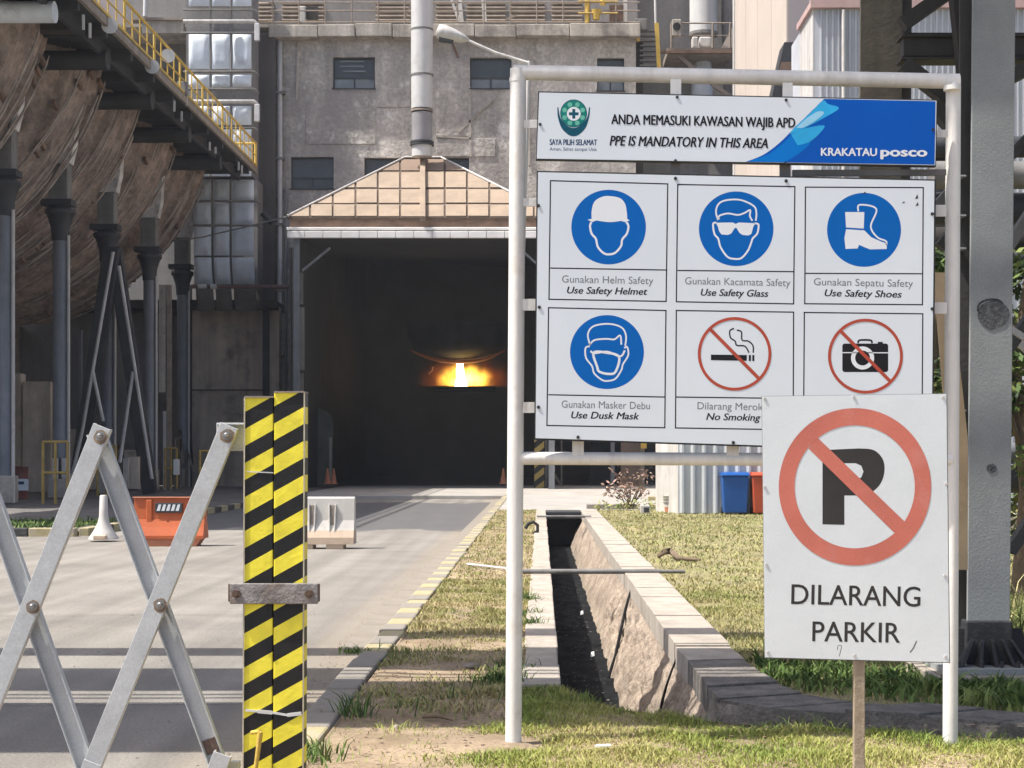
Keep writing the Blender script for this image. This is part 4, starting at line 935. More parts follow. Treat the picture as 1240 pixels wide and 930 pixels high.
# ---- pipe bridge over the road carried by the tower (throws the bands of shade)
br = thing('pipe_bridge', (-3, 11, 7), 'overhead steel pipe bridge crossing the road above the gate', 'pipe bridge')
def hb(y0, y1, z0, z1, name, m=m_towerdark):
    mb = MB(); mb.box(-24, 7, y0, y1, z0, z1); return mb.build(name, m, br)
hb(8.17, 10.0, 7.0, 7.12, 'deck')
hb(10.55, 11.75, 7.15, 7.3, 'pipe_tray'); hb(12.55, 13.05, 7.2, 7.5, 'pipe_run', m_whitemetal)
for y in (10.2, 10.36): mb = MB(); mb.tube([(-24, y, 7.25), (7, y, 7.25)], .03, 8); mb.build('thin_pipe', m_whitemetal, br)
for x in (-24, -16, 4.0, 7): mb = MB(); mb.box(x, x+.25, 8.17, 13.2, 6.9, 7.0); mb.build('cross_beam', m_towerdark, br)
for x in (-24,):
    for y in (8.6, 12.8): mb = MB(); mb.box(x, x+.3, y, y+.3, -.2, 6.9); mb.build('trestle_leg', m_towerdark, br)
for y in (12.8,): mb = MB(); mb.box(6.75, 7.05, y, y+.3, -.2, 6.9); mb.build('trestle_leg', m_towerdark, br)

# ------------------------------------------------------------------ street lamp
YL = 38
sl = thing('street_lamp', Vector((P(622, 0, YL).x, YL, 0)), 'pale street lamp whose long arm and head rise left above the board frame', 'street lamp')
mb = MB(); mb.tube([Vector((P(622, 0, YL).x, YL, -.1)), P(639.5, 97, YL), P(641, 74, YL)], [.08, .055, .045], 12); mb.build('pole', m_whitemetal, sl)
mb = MB(); mb.tube([P(641, 77, YL), P(600, 64, YL), P(560, 46, YL)], [.045, .04, .035], 10); mb.build('arm', m_whitemetal, sl)
mb = MB(); a = P(567, 48.5, YL); b = P(529, 37, YL)
d = (b-a); mb.tube([a, a+d*.12, a+d*.45, a+d*.8, a+d*.96, b], [.04, .09, .155, .19, .16, .05], 14)
mb.v = [(x, YL+(y-YL)*1.2, z) for x, y, z in mb.v]; mb.build('lamp_head', m_whitemetal, sl)
mb = MB(); mb.tube([a+d*.45-Vector((0, 0, .1)), a+d*.9-Vector((0, 0, .13))], [.10, .13], 12); mb.build('lamp_glass', m_windark, sl)

# ------------------------------------------------------------------ main works building
YW = 80.0
bd = thing('factory_building', (P(560, 0, YW).x, YW, 0), 'tall weathered grey concrete works building behind the arched tunnel roof', 'factory building')
def wall_holes(mb, x0, x1, z0, z1, Y, t, holes):
    X = sorted({x0, x1, *[h[0] for h in holes], *[h[1] for h in holes]}); Z = sorted({z0, z1, *[h[2] for h in holes], *[h[3] for h in holes]})
    X = [x for x in X if x0 <= x <= x1]; Z = [z for z in Z if z0 <= z <= z1]
    for i in range(len(X)-1):
        for j in range(len(Z)-1):
            cx = (X[i]+X[i+1])/2; cz = (Z[j]+Z[j+1])/2
            if any(h[0] < cx < h[1] and h[2] < cz < h[3] for h in holes): continue
            mb.add([(X[i], Y, Z[j]), (X[i+1], Y, Z[j]), (X[i+1], Y, Z[j+1]), (X[i], Y, Z[j+1])], [(0, 1, 2, 3)])
            mb.add([(X[i], Y+t, Z[j]), (X[i+1], Y+t, Z[j]), (X[i+1], Y+t, Z[j+1]), (X[i], Y+t, Z[j+1])], [(3, 2, 1, 0)])
    for h in holes:
        a, b, c, d = h
        mb.add([(a, Y, c), (a, Y+t, c), (a, Y+t, d), (a, Y, d)], [(0, 1, 2, 3)]); mb.add([(b, Y, c), (b, Y, d), (b, Y+t, d), (b, Y+t, c)], [(0, 1, 2, 3)])
        mb.add([(a, Y, d), (a, Y+t, d), (b, Y+t, d), (b, Y, d)], [(0, 1, 2, 3)]); mb.add([(a, Y, c), (b, Y, c), (b, Y+t, c), (a, Y+t, c)], [(0, 1, 2, 3)])
    for a, b in ((x0, x1),):
        mb.add([(a, Y, z0), (a, Y, z1), (a, Y+t, z1), (a, Y+t, z0)], [(0, 1, 2, 3)]); mb.add([(b, Y, z0), (b, Y+t, z0), (b, Y+t, z1), (b, Y, z1)], [(0, 1, 2, 3)])
        mb.add([(a, Y, z1), (b, Y, z1), (b, Y+t, z1), (a, Y+t, z1)], [(0, 1, 2, 3)])
wx = lambda px: P(px, 0, YW).x
wz = lambda py: P(0, py, YW).z
wins = [(403, 454, 69, 107, 1), (569, 619.5, 69.5, 107, 1), (723, 756, 70, 110, 1), (352, 404, 190, 228.5, 0), (441, 492, 191, 229, 2), (515, 568, 191, 229, 2)]
holes = [(wx(a), wx(b), wz(d), wz(c)) for a, b, c, d, k in wins]+[(wx(366), wx(660), 0, wz(300)), (wx(672), wx(795), 0, wz(500))]
mb = MB(); wall_holes(mb, wx(322), wx(770), 0, wz(45), YW, .45, holes); fw = mb.build('front_wall', m_conc, bd)
mb = MB(); mb.box(wx(322), wx(770), YW+.45, 110, 21.5, 22); mb.build('roof_slab', m_soot2, bd)
mb = MB(); mb.box(wx(770), wx(770)+.4, YW+.45, 110, 0, wz(45)); mb.box(wx(322)-.4, wx(322), YW+.45, 112, 0, wz(45)); mb.box(wx(322), wx(770), 110, 110.4, 0, wz(45)); mb.build('side_wall', m_soot2, bd)
for i, (a, b, c, d, kind) in enumerate(wins):
    w = MB(); Y = YW+.22; t = 1.6
    for q in ((a, b, c, c+t), (a, b, d-t, d), (a, a+t, c+t, d-t), (b-t, b, c+t, d-t), (a+t, b-t, c+(d-c)*.62, c+(d-c)*.62+t), ((a+b)/2-t/2, (a+b)/2+t/2, c+(d-c)*.62+t, d-t)):
        A = P(q[0], q[3], YW); B = P(q[1], q[2], YW); w.box(A.x, B.x, Y, Y+.12, A.z, B.z)
    wo = w.build('window', m_winframe, bd)
    for q, m in (((a+t, b-t, c+t, c+(d-c)*.62), m_windark), ((a+t, (a+b)/2-t/2, c+(d-c)*.62+t, d-t), m_winpale if kind else m_windark), (((a+b)/2+t/2, b-t, c+(d-c)*.62+t, d-t), m_winpale if kind else m_windark)):
        A = P(q[0], q[3], YW); B = P(q[1], q[2], YW); g_ = MB(); g_.box(A.x, B.x, Y+.07, Y+.10, A.z, B.z); g_.build('pane', m, wo)
    if i == 0:
        g_ = MB()
        for (xa, xb, y_) in ((411, 440, 73), (411, 440, 79), (415, 442, 85)): A = P(xa, y_, YW); B = P(xb, y_, YW); g_.box(A.x, B.x, Y+.02, Y+.06, A.z-.03, A.z+.04)
        g_.build('blind_slat', m_winpale, wo)
    sl_ = MB(); A = P(a-1, d+1.2, YW); B = P(b+1, d, YW); sl_.box(A.x, B.x, YW-.08, YW+.2, A.z, B.z); sl_.build('sill', m_winframe, wo)
# cornice made of pieces
xs_ = [325, 385, 430, 475, 520, 575, 625, 690, 776]
for i in range(len(xs_)-1):
    mb = MB(); A = P(xs_[i]+.4, 44, YW-.7); B = P(xs_[i+1]-.4, 29+random.uniform(-1, 1), YW-.7); mb.box(A.x, B.x, YW-.7-random.uniform(0, .06), YW+1, A.z+random.uniform(-.05, .03), B.z); mb.build('cornice_block', m_conc2, bd, bevel=.04)
# patched render panels, slightly proud
for (a, b, c, d, m) in ((455, 497, 107, 130, m_conc), (528, 570, 105, 165, m_conc), (370, 455, 128, 175, m_conc), (528, 600, 168, 190, m_conc)):
    mb = MB(); A = P(a, d, YW); B = P(b, c, YW); mb.box(A.x, B.x, YW-.05, YW+.02, A.z, B.z); mb.build('render_patch', m, bd, bevel=.03)
for (xa, ya, xb, yb) in ((362, 46, 359, 122), (545, 45, 555, 70), (568, 110, 570, 190), (555, 160, 598, 120), (528, 165, 572, 168), (640, 60, 641, 200)):
    mb = MB(); mb.bar(P(xa, ya, YW-.04), P(xb, yb, YW-.04), .10, .1); mb.build('wall_cable', m_rust if ya < 46 else m_conc2, bd)
for x in (339, 346):
    mb = MB(); y0 = 52 if x == 339 else 232; mb.tube([P(x, 588, YW-.3), P(x, y0, YW-.3), P(x-1, y0-2, YW)], .12 if x == 339 else .08, 10); mb.build('downpipe', m_whitemetal if x == 339 else m_steelmid, bd)
mb = MB()
for y0 in (110, 190, 270, 350, 430, 510): mb.pbox(334, 344, y0, y0+3, YW-.45, .4)
mb.build('pipe_clamp', m_steelmid, bd)
# upper set-back wall with louvres
YU = 83.
mb = MB(); mb.box(P(150, 0, YU).x, P(772, 0, YU).x, YU, YU+.5, 22, 31); mb.build('upper_wall', m_darkwall, bd)
mb = MB(); mb.box(P(150, 0, YU).x, P(772, 0, YU).x, YW-.3, YU, P(0, 30, YW).z-.2, P(0, 30, YW).z-.05); mb.build('roof_deck', m_conc2, bd)
for (a, b) in ((312, 332), (342, 392), (455, 497), (528, 560), (565, 612), (618, 660), (668, 705)):
    for y_ in (4, 9, 14, 19, 24):
        mb = MB(); A = P(a, y_+1, YU-.12); B = P(b, y_-1, YU-.12); mb.obox(((A.x+B.x)/2, YU-.1, A.z), ((B.x-A.x)/2, 0, 0), (0, .1, -.05), (0, .02, .04)); mb.build('louvre_slat', m_rustpale, bd)
rl = MB()
for y_ in (3, 13, 27): rl.tube([P(325, y_, YW-.5), P(775, y_, YW-.5)], .035, 6)
rl.build('roof_rail', m_rustpale, bd)
for x in list(range(330, 775, 32)):
    mb = MB(); mb.tube([P(x, 30, YW-.5), P(x, -8, YW-.5)], .04, 6); mb.build('rail_post', m_rustpale, bd)
for (xa, ya, xb, yb, w) in ((545, -5, 556, 26, 3), (490, 22, 500, 0, 2), (556, -5, 559, 26, 5), (585, -5, 587, 26, 5), (757, -5, 757, 27, 5), (612, 24, 626, 18, 2)):
    mb = MB(); mb.bar(P(xa, ya, YW+.3), P(xb, yb, YW+.3), w*.042, .1); mb.build('roof_strut', m_whitemetal if w > 2 else m_rustpale, bd)
mb = MB(); mb.pbox(362, 370, 7, 26, YW-.3, .3); mb.build('junction_box', m_whitemetal, bd, bevel=.05)
mb = MB(); mb.pbox(371, 385, 8, 23, YW-.2, .2); mb.build('louvre_box', m_soot2, bd)
# yellow gear on the roof edge
mb = MB(); mb.tube([P(711, -5, 79.4), P(711, 28, 79.4)], .12, 8); mb.tube([P(730, -8, 79.4), P(730, 6, 79.4)], .14, 8)
mb.tube([P(722, 24, 79.4), P(722, 12, 79.4)], [.16, .26], 12); yy = thing('roof_valve', P(722, 28, 79.4), 'yellow valve gear standing on the roof edge beside the stair', 'valve'); mb.build('valve_body', m_yellow, yy)
mb = MB(); mb.pbox(738, 755, 6, 26, 79.6, .4); mb.build('valve_rack', m_rust, yy)
mb = MB(); mb.tube([P(700, 2, 79.3), P(748, 2, 79.3)], .05, 6); mb.tube([P(700, 16, 79.3), P(748, 16, 79.3)], .05, 6); mb.build('valve_rail', m_yellowdk, yy)
# ---- flue
fl = thing('flue_pipe', P(511, 192, 76.5), 'tall pale flue pipe standing on the apex of the tan tunnel roof', 'flue pipe')
Yf = 76.8
cs = [(-60, 12.8), (38, 13.2), (39, 13.2), (92, 13.0), (132, 12.8)]
prev = None
for i, (y0, y1, r, m) in enumerate(((-80, 36, 13.3, m_flue), (37, 91, 13.3, m_flue), (92, 132, 13.0, m_flue), (137, 171, 12.3, mat('flue_bare_grey', (.27, .26, .27), .6, var=.2, scale=.8, bump=.3, bscale=3)), (176, 190, 12.2, m_flue))):
    mb = MB(); mb.tube([P(511, y1, Yf), P(511, y0, Yf)], r*Yf/F, 24); mb.build('flue_section', m, fl)
for y, r, m in ((36.5, 13.7, m_steelmid), (91.5, 13.7, m_steelmid), (134.5, 13.4, m_rustpale), (172.5, 14.3, m_steeldark), (175.5, 14.5, m_steeldark)):
    mb = MB(); mb.tube([P(511, y+1.1, Yf), P(511, y-1.1, Yf)], r*Yf/F, 24); mb.build('flange', m, fl)

# ------------------------------------------------------------------ tunnel house with tan hipped roof
YE = 72.
th = thing('tunnel_house', (P(512, 0, YE).x, YE, 0), 'dark tunnel house with hipped roof of square tan panels and white gutter', 'tunnel house')
ze = P(0, 262, YE).z; za = P(0, 191, 78).z; kk = (za-ze)/6.0
def roofP(px, py):
    # point on the roof plane seen at that pixel
    e = (VY-py)/F; Y = (ze-72*kk-EYE)/(e-kk); return P(px, py, Y)
nrm = Vector((0, -kk, 1)).normalized()
tz = [(348, 262), (676, 262), (534, 191), (490, 191)]
mb = MB(); q = [roofP(*p)-nrm*.06 for p in tz]; mb.prism(q, -nrm*.12); mb.build('roof_frame', m_rib, th)
def clip(poly, a, b):      # keep the left side of a->b (pixel space, y down)
    out = []; s = lambda p: (b[0]-a[0])*(p[1]-a[1])-(b[1]-a[1])*(p[0]-a[0])
    for i in range(len(poly)):
        p, q = poly[i], poly[(i+1) % len(poly)]; sp_, sq = s(p), s(q)
        if sp_ <= 0: out.append(p)
        if sp_*sq < 0: t = sp_/(sp_-sq); out.append((p[0]+(q[0]-p[0])*t, p[1]+(q[1]-p[1])*t))
    return out
vxs = [348, 375.5, 403, 430.5, 457.5, 484.5, 511.5, 538.5, 565.5, 592.5, 619.5, 646.5, 676]; vys = [262.5, 246.5, 228, 207, 191.5]
for j in range(4):
    for i in range(12):
        x0, x1 = vxs[i]+1.25, vxs[i+1]-1.25; y0, y1 = vys[j]-1.1, vys[j+1]+1.1
        poly = [(x0, y0), (x1, y0), (x1, y1), (x0, y1)]
        poly = clip(poly, (676-1.5, 262), (534-1.5, 191)); poly = clip(poly, (490+1.5, 191), (348+1.5, 262)) if len(poly) > 2 else poly
        if len(poly) < 3: continue
        ar = abs(sum(poly[k][0]*poly[(k+1) % len(poly)][1]-poly[(k+1) % len(poly)][0]*poly[k][1] for k in range(len(poly))))/2
        if ar < 8: continue
        dz = random.uniform(-.015, .02)
        mb = MB(); mb.prism([roofP(*p)+nrm*(dz-.06) for p in poly], nrm*.06); mb.build('roof_panel', m_roofp if j < 3 else m_rooft, th, bevel=.012)
mb = MB()
for p, q in (((348, 262), (490, 191)), ((534, 191), (676, 262)), ((490, 191), (534, 191))): mb.tube([roofP(*p)+nrm*.03, roofP(*q)+nrm*.03], .055, 8)
mb.build('hip_edge', m_whitemetal, th)
mb = MB(); a = roofP(512, 268); b = roofP(512, 192); mb.obox((a+b)/2+nrm*.12, (b-a)/2, (.13, 0, 0), nrm*.14); mb.build('ridge_fin', m_roofp, th, bevel=.02)
L0 = P(348, 262, YE); R0 = P(676, 262, YE); A0 = P(490, 191, 78); A1 = P(534, 191, 78)
mb = MB(); mb.add([L0, A0, (A0.x, 80, A0.z), (L0.x, 80, L0.z)], [(0, 3, 2, 1)]); mb.add([R0, (R0.x, 80, R0.z), (A1.x, 80, A1.z), A1], [(0, 1, 2, 3)]); mb.add([A0, A1, (A1.x, 80, A1.z), (A0.x, 80, A0.z)], [(0, 1, 2, 3)]); mb.build('roof_side', m_rooft, th)
mb = MB(); A = P(351, 275, YE+.15); B = P(674, 261.5, YE+.15); mb.box(A.x, B.x, YE+.15, YE+.4, A.z, B.z); mb.build('fascia', m_rust, th)
mb = MB(); A = P(347, 281, YE-.35); B = P(678, 275, YE-.35); mb.box(A.x, B.x, YE-.35, YE+.15, A.z+.1, B.z); mb.build('gutter_top', m_gutterw, th, bevel=.03)
x = 347.5
while x < 676:
    mb = MB(); A = P(x, 288, YE-.40); B = P(min(x+21.4, 678), 279.8, YE-.40); mb.box(A.x, B.x, YE-.42, YE-.2, A.z, B.z); mb.build('gutter_segment', m_gutterw, th, bevel=.02); x += 22
# cheeks, ceiling, inside
XL = P(362, 0, YE).x; XR = P(664, 0, YE).x; ZC = P(0, 286, YE).z
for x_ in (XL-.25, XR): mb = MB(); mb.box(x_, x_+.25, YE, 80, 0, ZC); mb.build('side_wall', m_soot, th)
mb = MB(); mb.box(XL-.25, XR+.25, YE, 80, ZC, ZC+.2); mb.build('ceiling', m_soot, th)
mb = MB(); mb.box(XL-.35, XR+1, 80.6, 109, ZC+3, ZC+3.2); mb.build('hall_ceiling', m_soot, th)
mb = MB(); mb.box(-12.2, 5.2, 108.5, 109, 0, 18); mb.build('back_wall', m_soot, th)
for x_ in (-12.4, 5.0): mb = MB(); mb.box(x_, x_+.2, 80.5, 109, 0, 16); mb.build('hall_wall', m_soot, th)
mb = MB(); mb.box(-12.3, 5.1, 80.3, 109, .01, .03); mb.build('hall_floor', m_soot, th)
for x in (359, 668):
    mb = MB(); A = P(x, 0, YE-.1); mb.box(A.x-.13, A.x+.13, YE-.15, YE+.1, 0, ZC); mb.build('door_column', m_steelgrey, th)
for q_ in ((366, 400), (660, 628)): mb = MB(); mb.bar(P(q_[0], 328, YE+.2), P(q_[1], 300, YE+.2), .1, .1); mb.build('knee_brace', m_steelgrey, th)
for (a, b, y0, y1) in ((362.5, 366.5, 330, 368), (363, 368, 372, 448), (362.5, 367, 452, 588)):
    mb = MB(); mb.pbox(a, b, y0, y1, YE+.3, .2); mb.build('edge_plate', m_steelmid, th)
mb = MB(); mb.prism([P(382, 492, 78), P(398, 500, 78), P(403, 510, 78), P(402, 588, 78), P(382, 588, 78)], (0, .3, 0)); mb.build('inner_panel', mat('green_grey_panel', (.07, .08, .075), .85, var=.5, scale=.5), th)
mb = MB(); mb.tube([P(400, 588, 76), P(400, 530, 76)], .07, 8); mb.build('inner_post', m_steelmid, th)
mb = MB(); mb.tube([P(357, 588, 73), P(357, 300, 73)], .1, 8); mb.tube([P(352, 588, 73.5), P(352, 300, 73.5)], .07, 8); mb.build('service_pipe', m_steelmid, th)

# molten metal pouring far inside
YM = 100.
ld = thing('slag_ladle', P(555, 500, YM), 'huge dark ladle pouring glowing molten metal deep inside the tunnel', 'ladle')
# bowl: lower half visible as a curved rim
mb = MB(); c = P(556, 392, YM-1); n = 40; vs = []
prof = [(3.4, .0), (3.3, -1.0), (2.9, -1.7), (2.1, -2.2), (1.2, -2.45), (.1, -2.5)]
for r, z in prof:
    for k in range(n):
        a = 2*math.pi*k/n; vs.append((c.x+r*math.cos(a), c.y+r*math.sin(a)*.6, c.z+z))
mb.add(vs, [(i*n+k, i*n+(k+1) % n, (i+1)*n+(k+1) % n, (i+1)*n+k) for i in range(5) for k in range(n)], True); mb.build('ladle_bowl', m_steeldark, ld)
arc = [P(x, y, YM-2) for x, y in smooth_pts([(497, 424), (512, 431), (530, 436), (552, 438), (575, 437), (595, 432), (612, 424)], 4)]
m_rimglow = mat('hot_rim', (.1, .05, .03), .8, emit=(1, .25, .05), estr=.025, bump=0, var=0)
mb = MB(); mb.tube(arc, [.02]+[.03+.09*math.sin(math.pi*i/(len(arc)-1)) for i in range(1, len(arc)-1)]+[.015], 8); mb.build('glowing_rim', m_rimglow, ld)
mb = MB(); mb.tube([P(x, y, YM-2.2) for x, y in ((533, 415), (540, 417), (549, 418))], .07, 6); mb.tube([P(x, y, YM-2.2) for x, y in ((518, 452), (522, 449), (523, 444))], .1, 6); mb.build('ember_edge', m_rimglow, ld)
mb = MB(); mb.tube([P(x, y, YM-1.6) for x, y in ((557, 440.5), (557, 448), (558, 458), (558, 468))], [.20, .24, .27, .40], 14); mb.build('molten_stream', m_fire, ld)
def flame(nm, pts, Y, m):
    q = [P(x, y, Y) for x, y in smooth_pts(pts, 5, True)]; mb = MB(); mb.prism(q, (0, .3, 0)); return mb.build(nm, m, ld)
mb = MB(); mb.pbox(522, 600, 467.6, 471.5, YM-4.2, 4.5); mb.build('slag_trough', m_soot, ld)

def flame_mat(nm, col, strength, sc):
    vf = bpy.data.materials.new(nm); vf.use_nodes = True; N = vf.node_tree.nodes; L = vf.node_tree.links; N.remove(N['Principled BSDF'])
    pv = N.new('ShaderNodeVolumePrincipled'); pv.inputs['Density'].default_value = 0; pv.inputs['Emission Color'].default_value = (*col, 1)
    tc = N.new('ShaderNodeTexCoord'); gr = N.new('ShaderNodeTexGradient'); gr.gradient_type = 'QUADRATIC_SPHERE'
    nz = N.new('ShaderNodeTexNoise'); nz.inputs['Scale'].default_value = 1.4; nz.inputs['Detail'].default_value = 4; L.new(tc.outputs['Object'], nz.inputs['Vector'])
    mp = N.new('ShaderNodeMapping'); mp.inputs['Scale'].default_value = sc; L.new(tc.outputs['Object'], mp.inputs['Vector']); L.new(mp.outputs[0], gr.inputs[0])
    mr = N.new('ShaderNodeMapRange'); mr.inputs[1].default_value = .38; mr.inputs[2].default_value = .62; mr.inputs[3].default_value = .15; mr.inputs[4].default_value = 1.6; L.new(nz.outputs['Fac'], mr.inputs[0])
    m1 = N.new('ShaderNodeMath'); m1.operation = 'MULTIPLY'; L.new(gr.outputs['Fac'], m1.inputs[0]); L.new(mr.outputs[0], m1.inputs[1])
    m2 = N.new('ShaderNodeMath'); m2.operation = 'MULTIPLY'; m2.inputs[1].default_value = strength; L.new(m1.outputs[0], m2.inputs[0]); L.new(m2.outputs[0], pv.inputs['Emission Strength'])
    L.new(pv.outputs[0], N['Material Output'].inputs['Volume']); return vf
c = P(563, 462, YM-1.6); fo = thing('furnace_flame', c, 'orange and yellow flames flaring round the pouring molten metal', 'flame')
mb = MB(); mb.lathe(c, [(2.0, -.30), (2.1, 0), (1.8, .9), (.5, 1.4)], 20); mb.build('inner_flame', flame_mat('inner_flame_gas', (1, .50, .06), 7, (.50, .7, .72)), fo)
c2 = c+Vector((0, -.3, .1)); mb = MB(); mb.lathe(c2, [(3.3, -.40), (3.4, 0), (2.8, 1.5), (.8, 2.1)], 20); mb.build('outer_flame', flame_mat('outer_flame_gas', (1, .20, .02), .35, (.30, .5, .5)), fo)

# ---- bits at the ground right of the tunnel mouth
def tcone(px, py, Y, label):
    c = P(px, py, Y); t = thing('traffic_cone', c, label, 'traffic cone', 'traffic cones at the tunnel mouth')
    mb = MB(); mb.lathe(c, [(.2, .0), (.2, .04), (.15, .05), (.09, .45), (.035, .75)], 12); mb.build('cone_body', m_orangep, t)
    return t
tcone(404, 586, 75.5, 'orange traffic cone at the left side of the tunnel mouth, right one of two')
tcone(396.5, 586, 75.2, 'faded orange traffic cone leaning at the pale post left of the tunnel mouth')
tcone(609.5, 586, 75.2, 'orange traffic cone at the right side of the tunnel mouth beside frame post')
gx = thing('striped_bollard', P(652, 587, 74.6), 'short yellow and black striped guard post right of the tunnel mouth', 'bollard')
mb = MB(); A = P(647, 587.5, 74.6); B = P(659, 520, 74.6); mb.box(A.x, B.x, 74.6, 75, 0, B.z); mb.build('guard_post', stripe_mat('bollard_tape', (.02, .02, .02), (.6, .45, .12), .62, .8, 0), gx)
ann = thing('side_doorway', P(735, 588, 80.2), 'dark ground floor doorway bay with grey and rust posts right of the tunnel', 'doorway')
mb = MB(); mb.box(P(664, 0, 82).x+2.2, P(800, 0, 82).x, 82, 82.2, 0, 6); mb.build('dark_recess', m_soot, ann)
mb = MB(); A = P(752, 588, 79.2); B = P(776, 535, 79.2); mb.box(A.x, B.x, 79.2, 79.5, 0, B.z+1); mb.build('brown_door', mat('brown_door_paint', (.24, .18, .14), .8, var=.2, scale=.6), ann)
for x, w, m in ((742, 5, m_steelgrey), (778, 5, m_rustpale), (795, 2, m_steelmid), (680, 2, m_steelmid)):
    mb = MB(); A = P(x, 588, 78.5); mb.box(A.x-w*.02, A.x+w*.02, 78.5, 78.7, 0, 4.5); mb.build('door_post', m, ann)
mb = MB(); mb.bar(P(667, 565, 78.6), P(679, 588, 78.6), .1, .08); mb.build('prop', m_steelmid, ann)
mb = MB(); mb.pbox(776, 783, 535, 543, 78.3, .3); mb.build('yellow_box', m_yellow, ann)

# ------------------------------------------------------------------ far right plant
gp = thing('grey_process_block', P(850, 590, 84), 'dark grey windowless block with white ducts and platform, upper centre right', 'process building')
mb = MB(); mb.box(P(770, 0, 84).x, P(905, 0, 84).x, 84, 90, 0, 32); mb.build('block_wall', m_darkwall, gp)
pf = thing('duct_platform', P(850, 70, 81), 'small rusty railed platform at the foot of the fat white duct', 'platform')
mb = MB(); mb.pbox(808, 888, 58, 66, 80.5, 3); mb.build('platform_beam', m_rustpale, pf); mb = MB(); mb.pbox(798, 888, 61, 64, 80.3, .2); mb.build('platform_edge', m_rust, pf)
for y in (28, 43): mb = MB(); mb.tube([P(822, y, 80.4), P(886, y, 80.4)], .04 if y == 28 else .025, 6); mb.build('platform_rail', m_rustpale, pf)
for x in (813, 863, 884): mb = MB(); mb.tube([P(x, 58, 80.4), P(x, 28, 80.4)], .06, 6); mb.build('rail_post', m_rustpale, pf)
mb = MB(); mb.prism([P(873, 58, 80.6), P(887, 58, 80.6), P(887, 33, 80.6)], (0, .3, 0)); mb.build('bracket_plate', m_cream, pf)
mb = MB(); mb.bar(P(820, 66, 80.8), P(850, 92, 80.8), .2, .2); mb.bar(P(850, 92, 80.8), P(885, 118, 80.8), .2, .2); mb.build('diagonal_strut', m_rustpale, pf)
mb = MB(); mb.pbox(814, 825, 23, 43, 80.2, .4); ob = mb.build('fan_box', m_conc2, pf, bevel=.04)
mb = MB(); mb.tube([P(819.5, 32, 80.2), P(819.5, 32, 80.1)], .2, 14); mb.build('fan_grille', m_steeldark, ob)
mb = MB(); mb.pbox(838, 846, 44, 58, 80.9, .5); mb.pbox(847, 862, 44, 57, 81.2, .7); mb.build('valve_gear', m_whitemetal, pf, bevel=.08)
dk = thing('fat_white_duct', P(852, 45, 82), 'fat pale vertical duct rising beside the cream wall', 'duct')
mb = MB(); mb.tube([P(852, 40, 82.2), P(852, -80, 82.2)], 17*82/F, 24); mb.build('duct_shell', m_flue, dk)
mb = MB(); mb.tube([P(852, 43.5, 82.2), P(852, 40, 82.2)], 17.6*82/F, 24); mb.build('duct_flange', m_steelmid, dk)
mb = MB(); mb.tube([P(850, 185, 82.2), P(850, 98, 82.2), P(852, 60, 82.2)], [13*82/F, 13*82/F, 8*82/F], 20); mb.build('lower_duct', m_ductpan, dk)
mb = MB(); mb.tube([P(884, 190, 82.5), P(884, 25, 82.5), P(892, -40, 82.5)], [.25, .45, .8], 14); mb.build('side_duct', m_darkwall, dk)
vp = thing('white_standpipe', P(889, 200, 79.5), 'thin white vertical standpipe along the edge of the cream wall', 'pipe')
mb = MB(); mb.tube([P(889.5, 588, 79.5), P(889.5, -60, 79.5)], .1, 10); mb.build('standpipe_tube', m_whitemetal, vp)
ss = thing('yellow_roof_stair', P(785, 85, 80), 'steep dark stair with yellow stringers beside the roof edge', 'stair')
mb = MB(); mb.bar(P(772, 28, 79.6), P(773, 50, 79.6), .15, .1); mb.bar(P(795, 28, 79.8), P(798, 82, 79.8), .2, .12); mb.build('stringer', m_yellow, ss)
for y in range(36, 82, 6):
    mb = MB(); mb.pbox(775, 794, y, y+1.6, 80.0, .3); mb.build('tread', m_steelmid, ss)
mb = MB(); mb.tube([P(794, 28, 79.8), P(793.5, 0, 79.8), P(794, -10, 79.8)], .06, 8); mb.build('handrail', m_flue, ss)
mb = MB(); mb.pbox(768, 784, 22, 36, 79.5, .5); mb.build('control_box', m_steelmid, ss, bevel=.05)

cw = thing('cream_clad_building', (9.5, 60, 0), 'large cream sheet clad building with sunlit side wall, top centre right', 'building')
X0 = P(955, 0, 60).x; Yb_ = 60; Ye = X0*F/(892-VX)
mb = MB(); mb.box(X0, P(1000, 0, 60).x+6, Yb_, Ye, 0, 34); mb.build('clad_wall', m_mauve, cw)  # front face in darker mauve: its shade put into the colour
for i in range(4):
    y0 = Yb_+(Ye-Yb_)*i/4; y1 = Yb_+(Ye-Yb_)*(i+1)/4
    mb = MB(); mb.box(X0-.08, X0-.01, y0+.03, y1-.03, 0, 34); mb.build('cream_panel', m_cream, cw)
mb = MB(); mb.tube([P(916, 500, 70), P(916, -100, 70)], .04, 6); mb.build('conduit', m_rustpale, cw)
ch = thing('inclined_chute', P(950, 100, 58), 'dark inclined chute between the cream wall and the pale blue building', 'chute')
mb = MB(); mb.prism([P(950, 51, 57), P(969, 51, 57), P(952, 130, 57), P(932, 130, 57)], (0, 1.2, 0)); mb.build('chute_body', m_steeldark, ch)
mb = MB(); mb.prism([P(947, 75, 56.9), P(966, 75, 56.9), P(965, 85, 56.9), P(944, 85, 56.9)], (0, .1, 0)); mb.build('chute_band', m_rust, ch)
pb = thing('pale_clad_building', (P(985, 0, 50).x, 50, 0), 'pale blue grey ribbed sheet building with pink roof trim, top right', 'building')
XA = P(986, 0, 50).x; Ze = P(0, 11, 50).z; Yk = XA*F/(970-VX)
mb = MB(); mb.box(XA, 40, 50, Yk+2, 0, Ze); mb.build('clad_wall', m_paleclad, pb)  # front bluer and darker than the side sheet: shade put into its colour
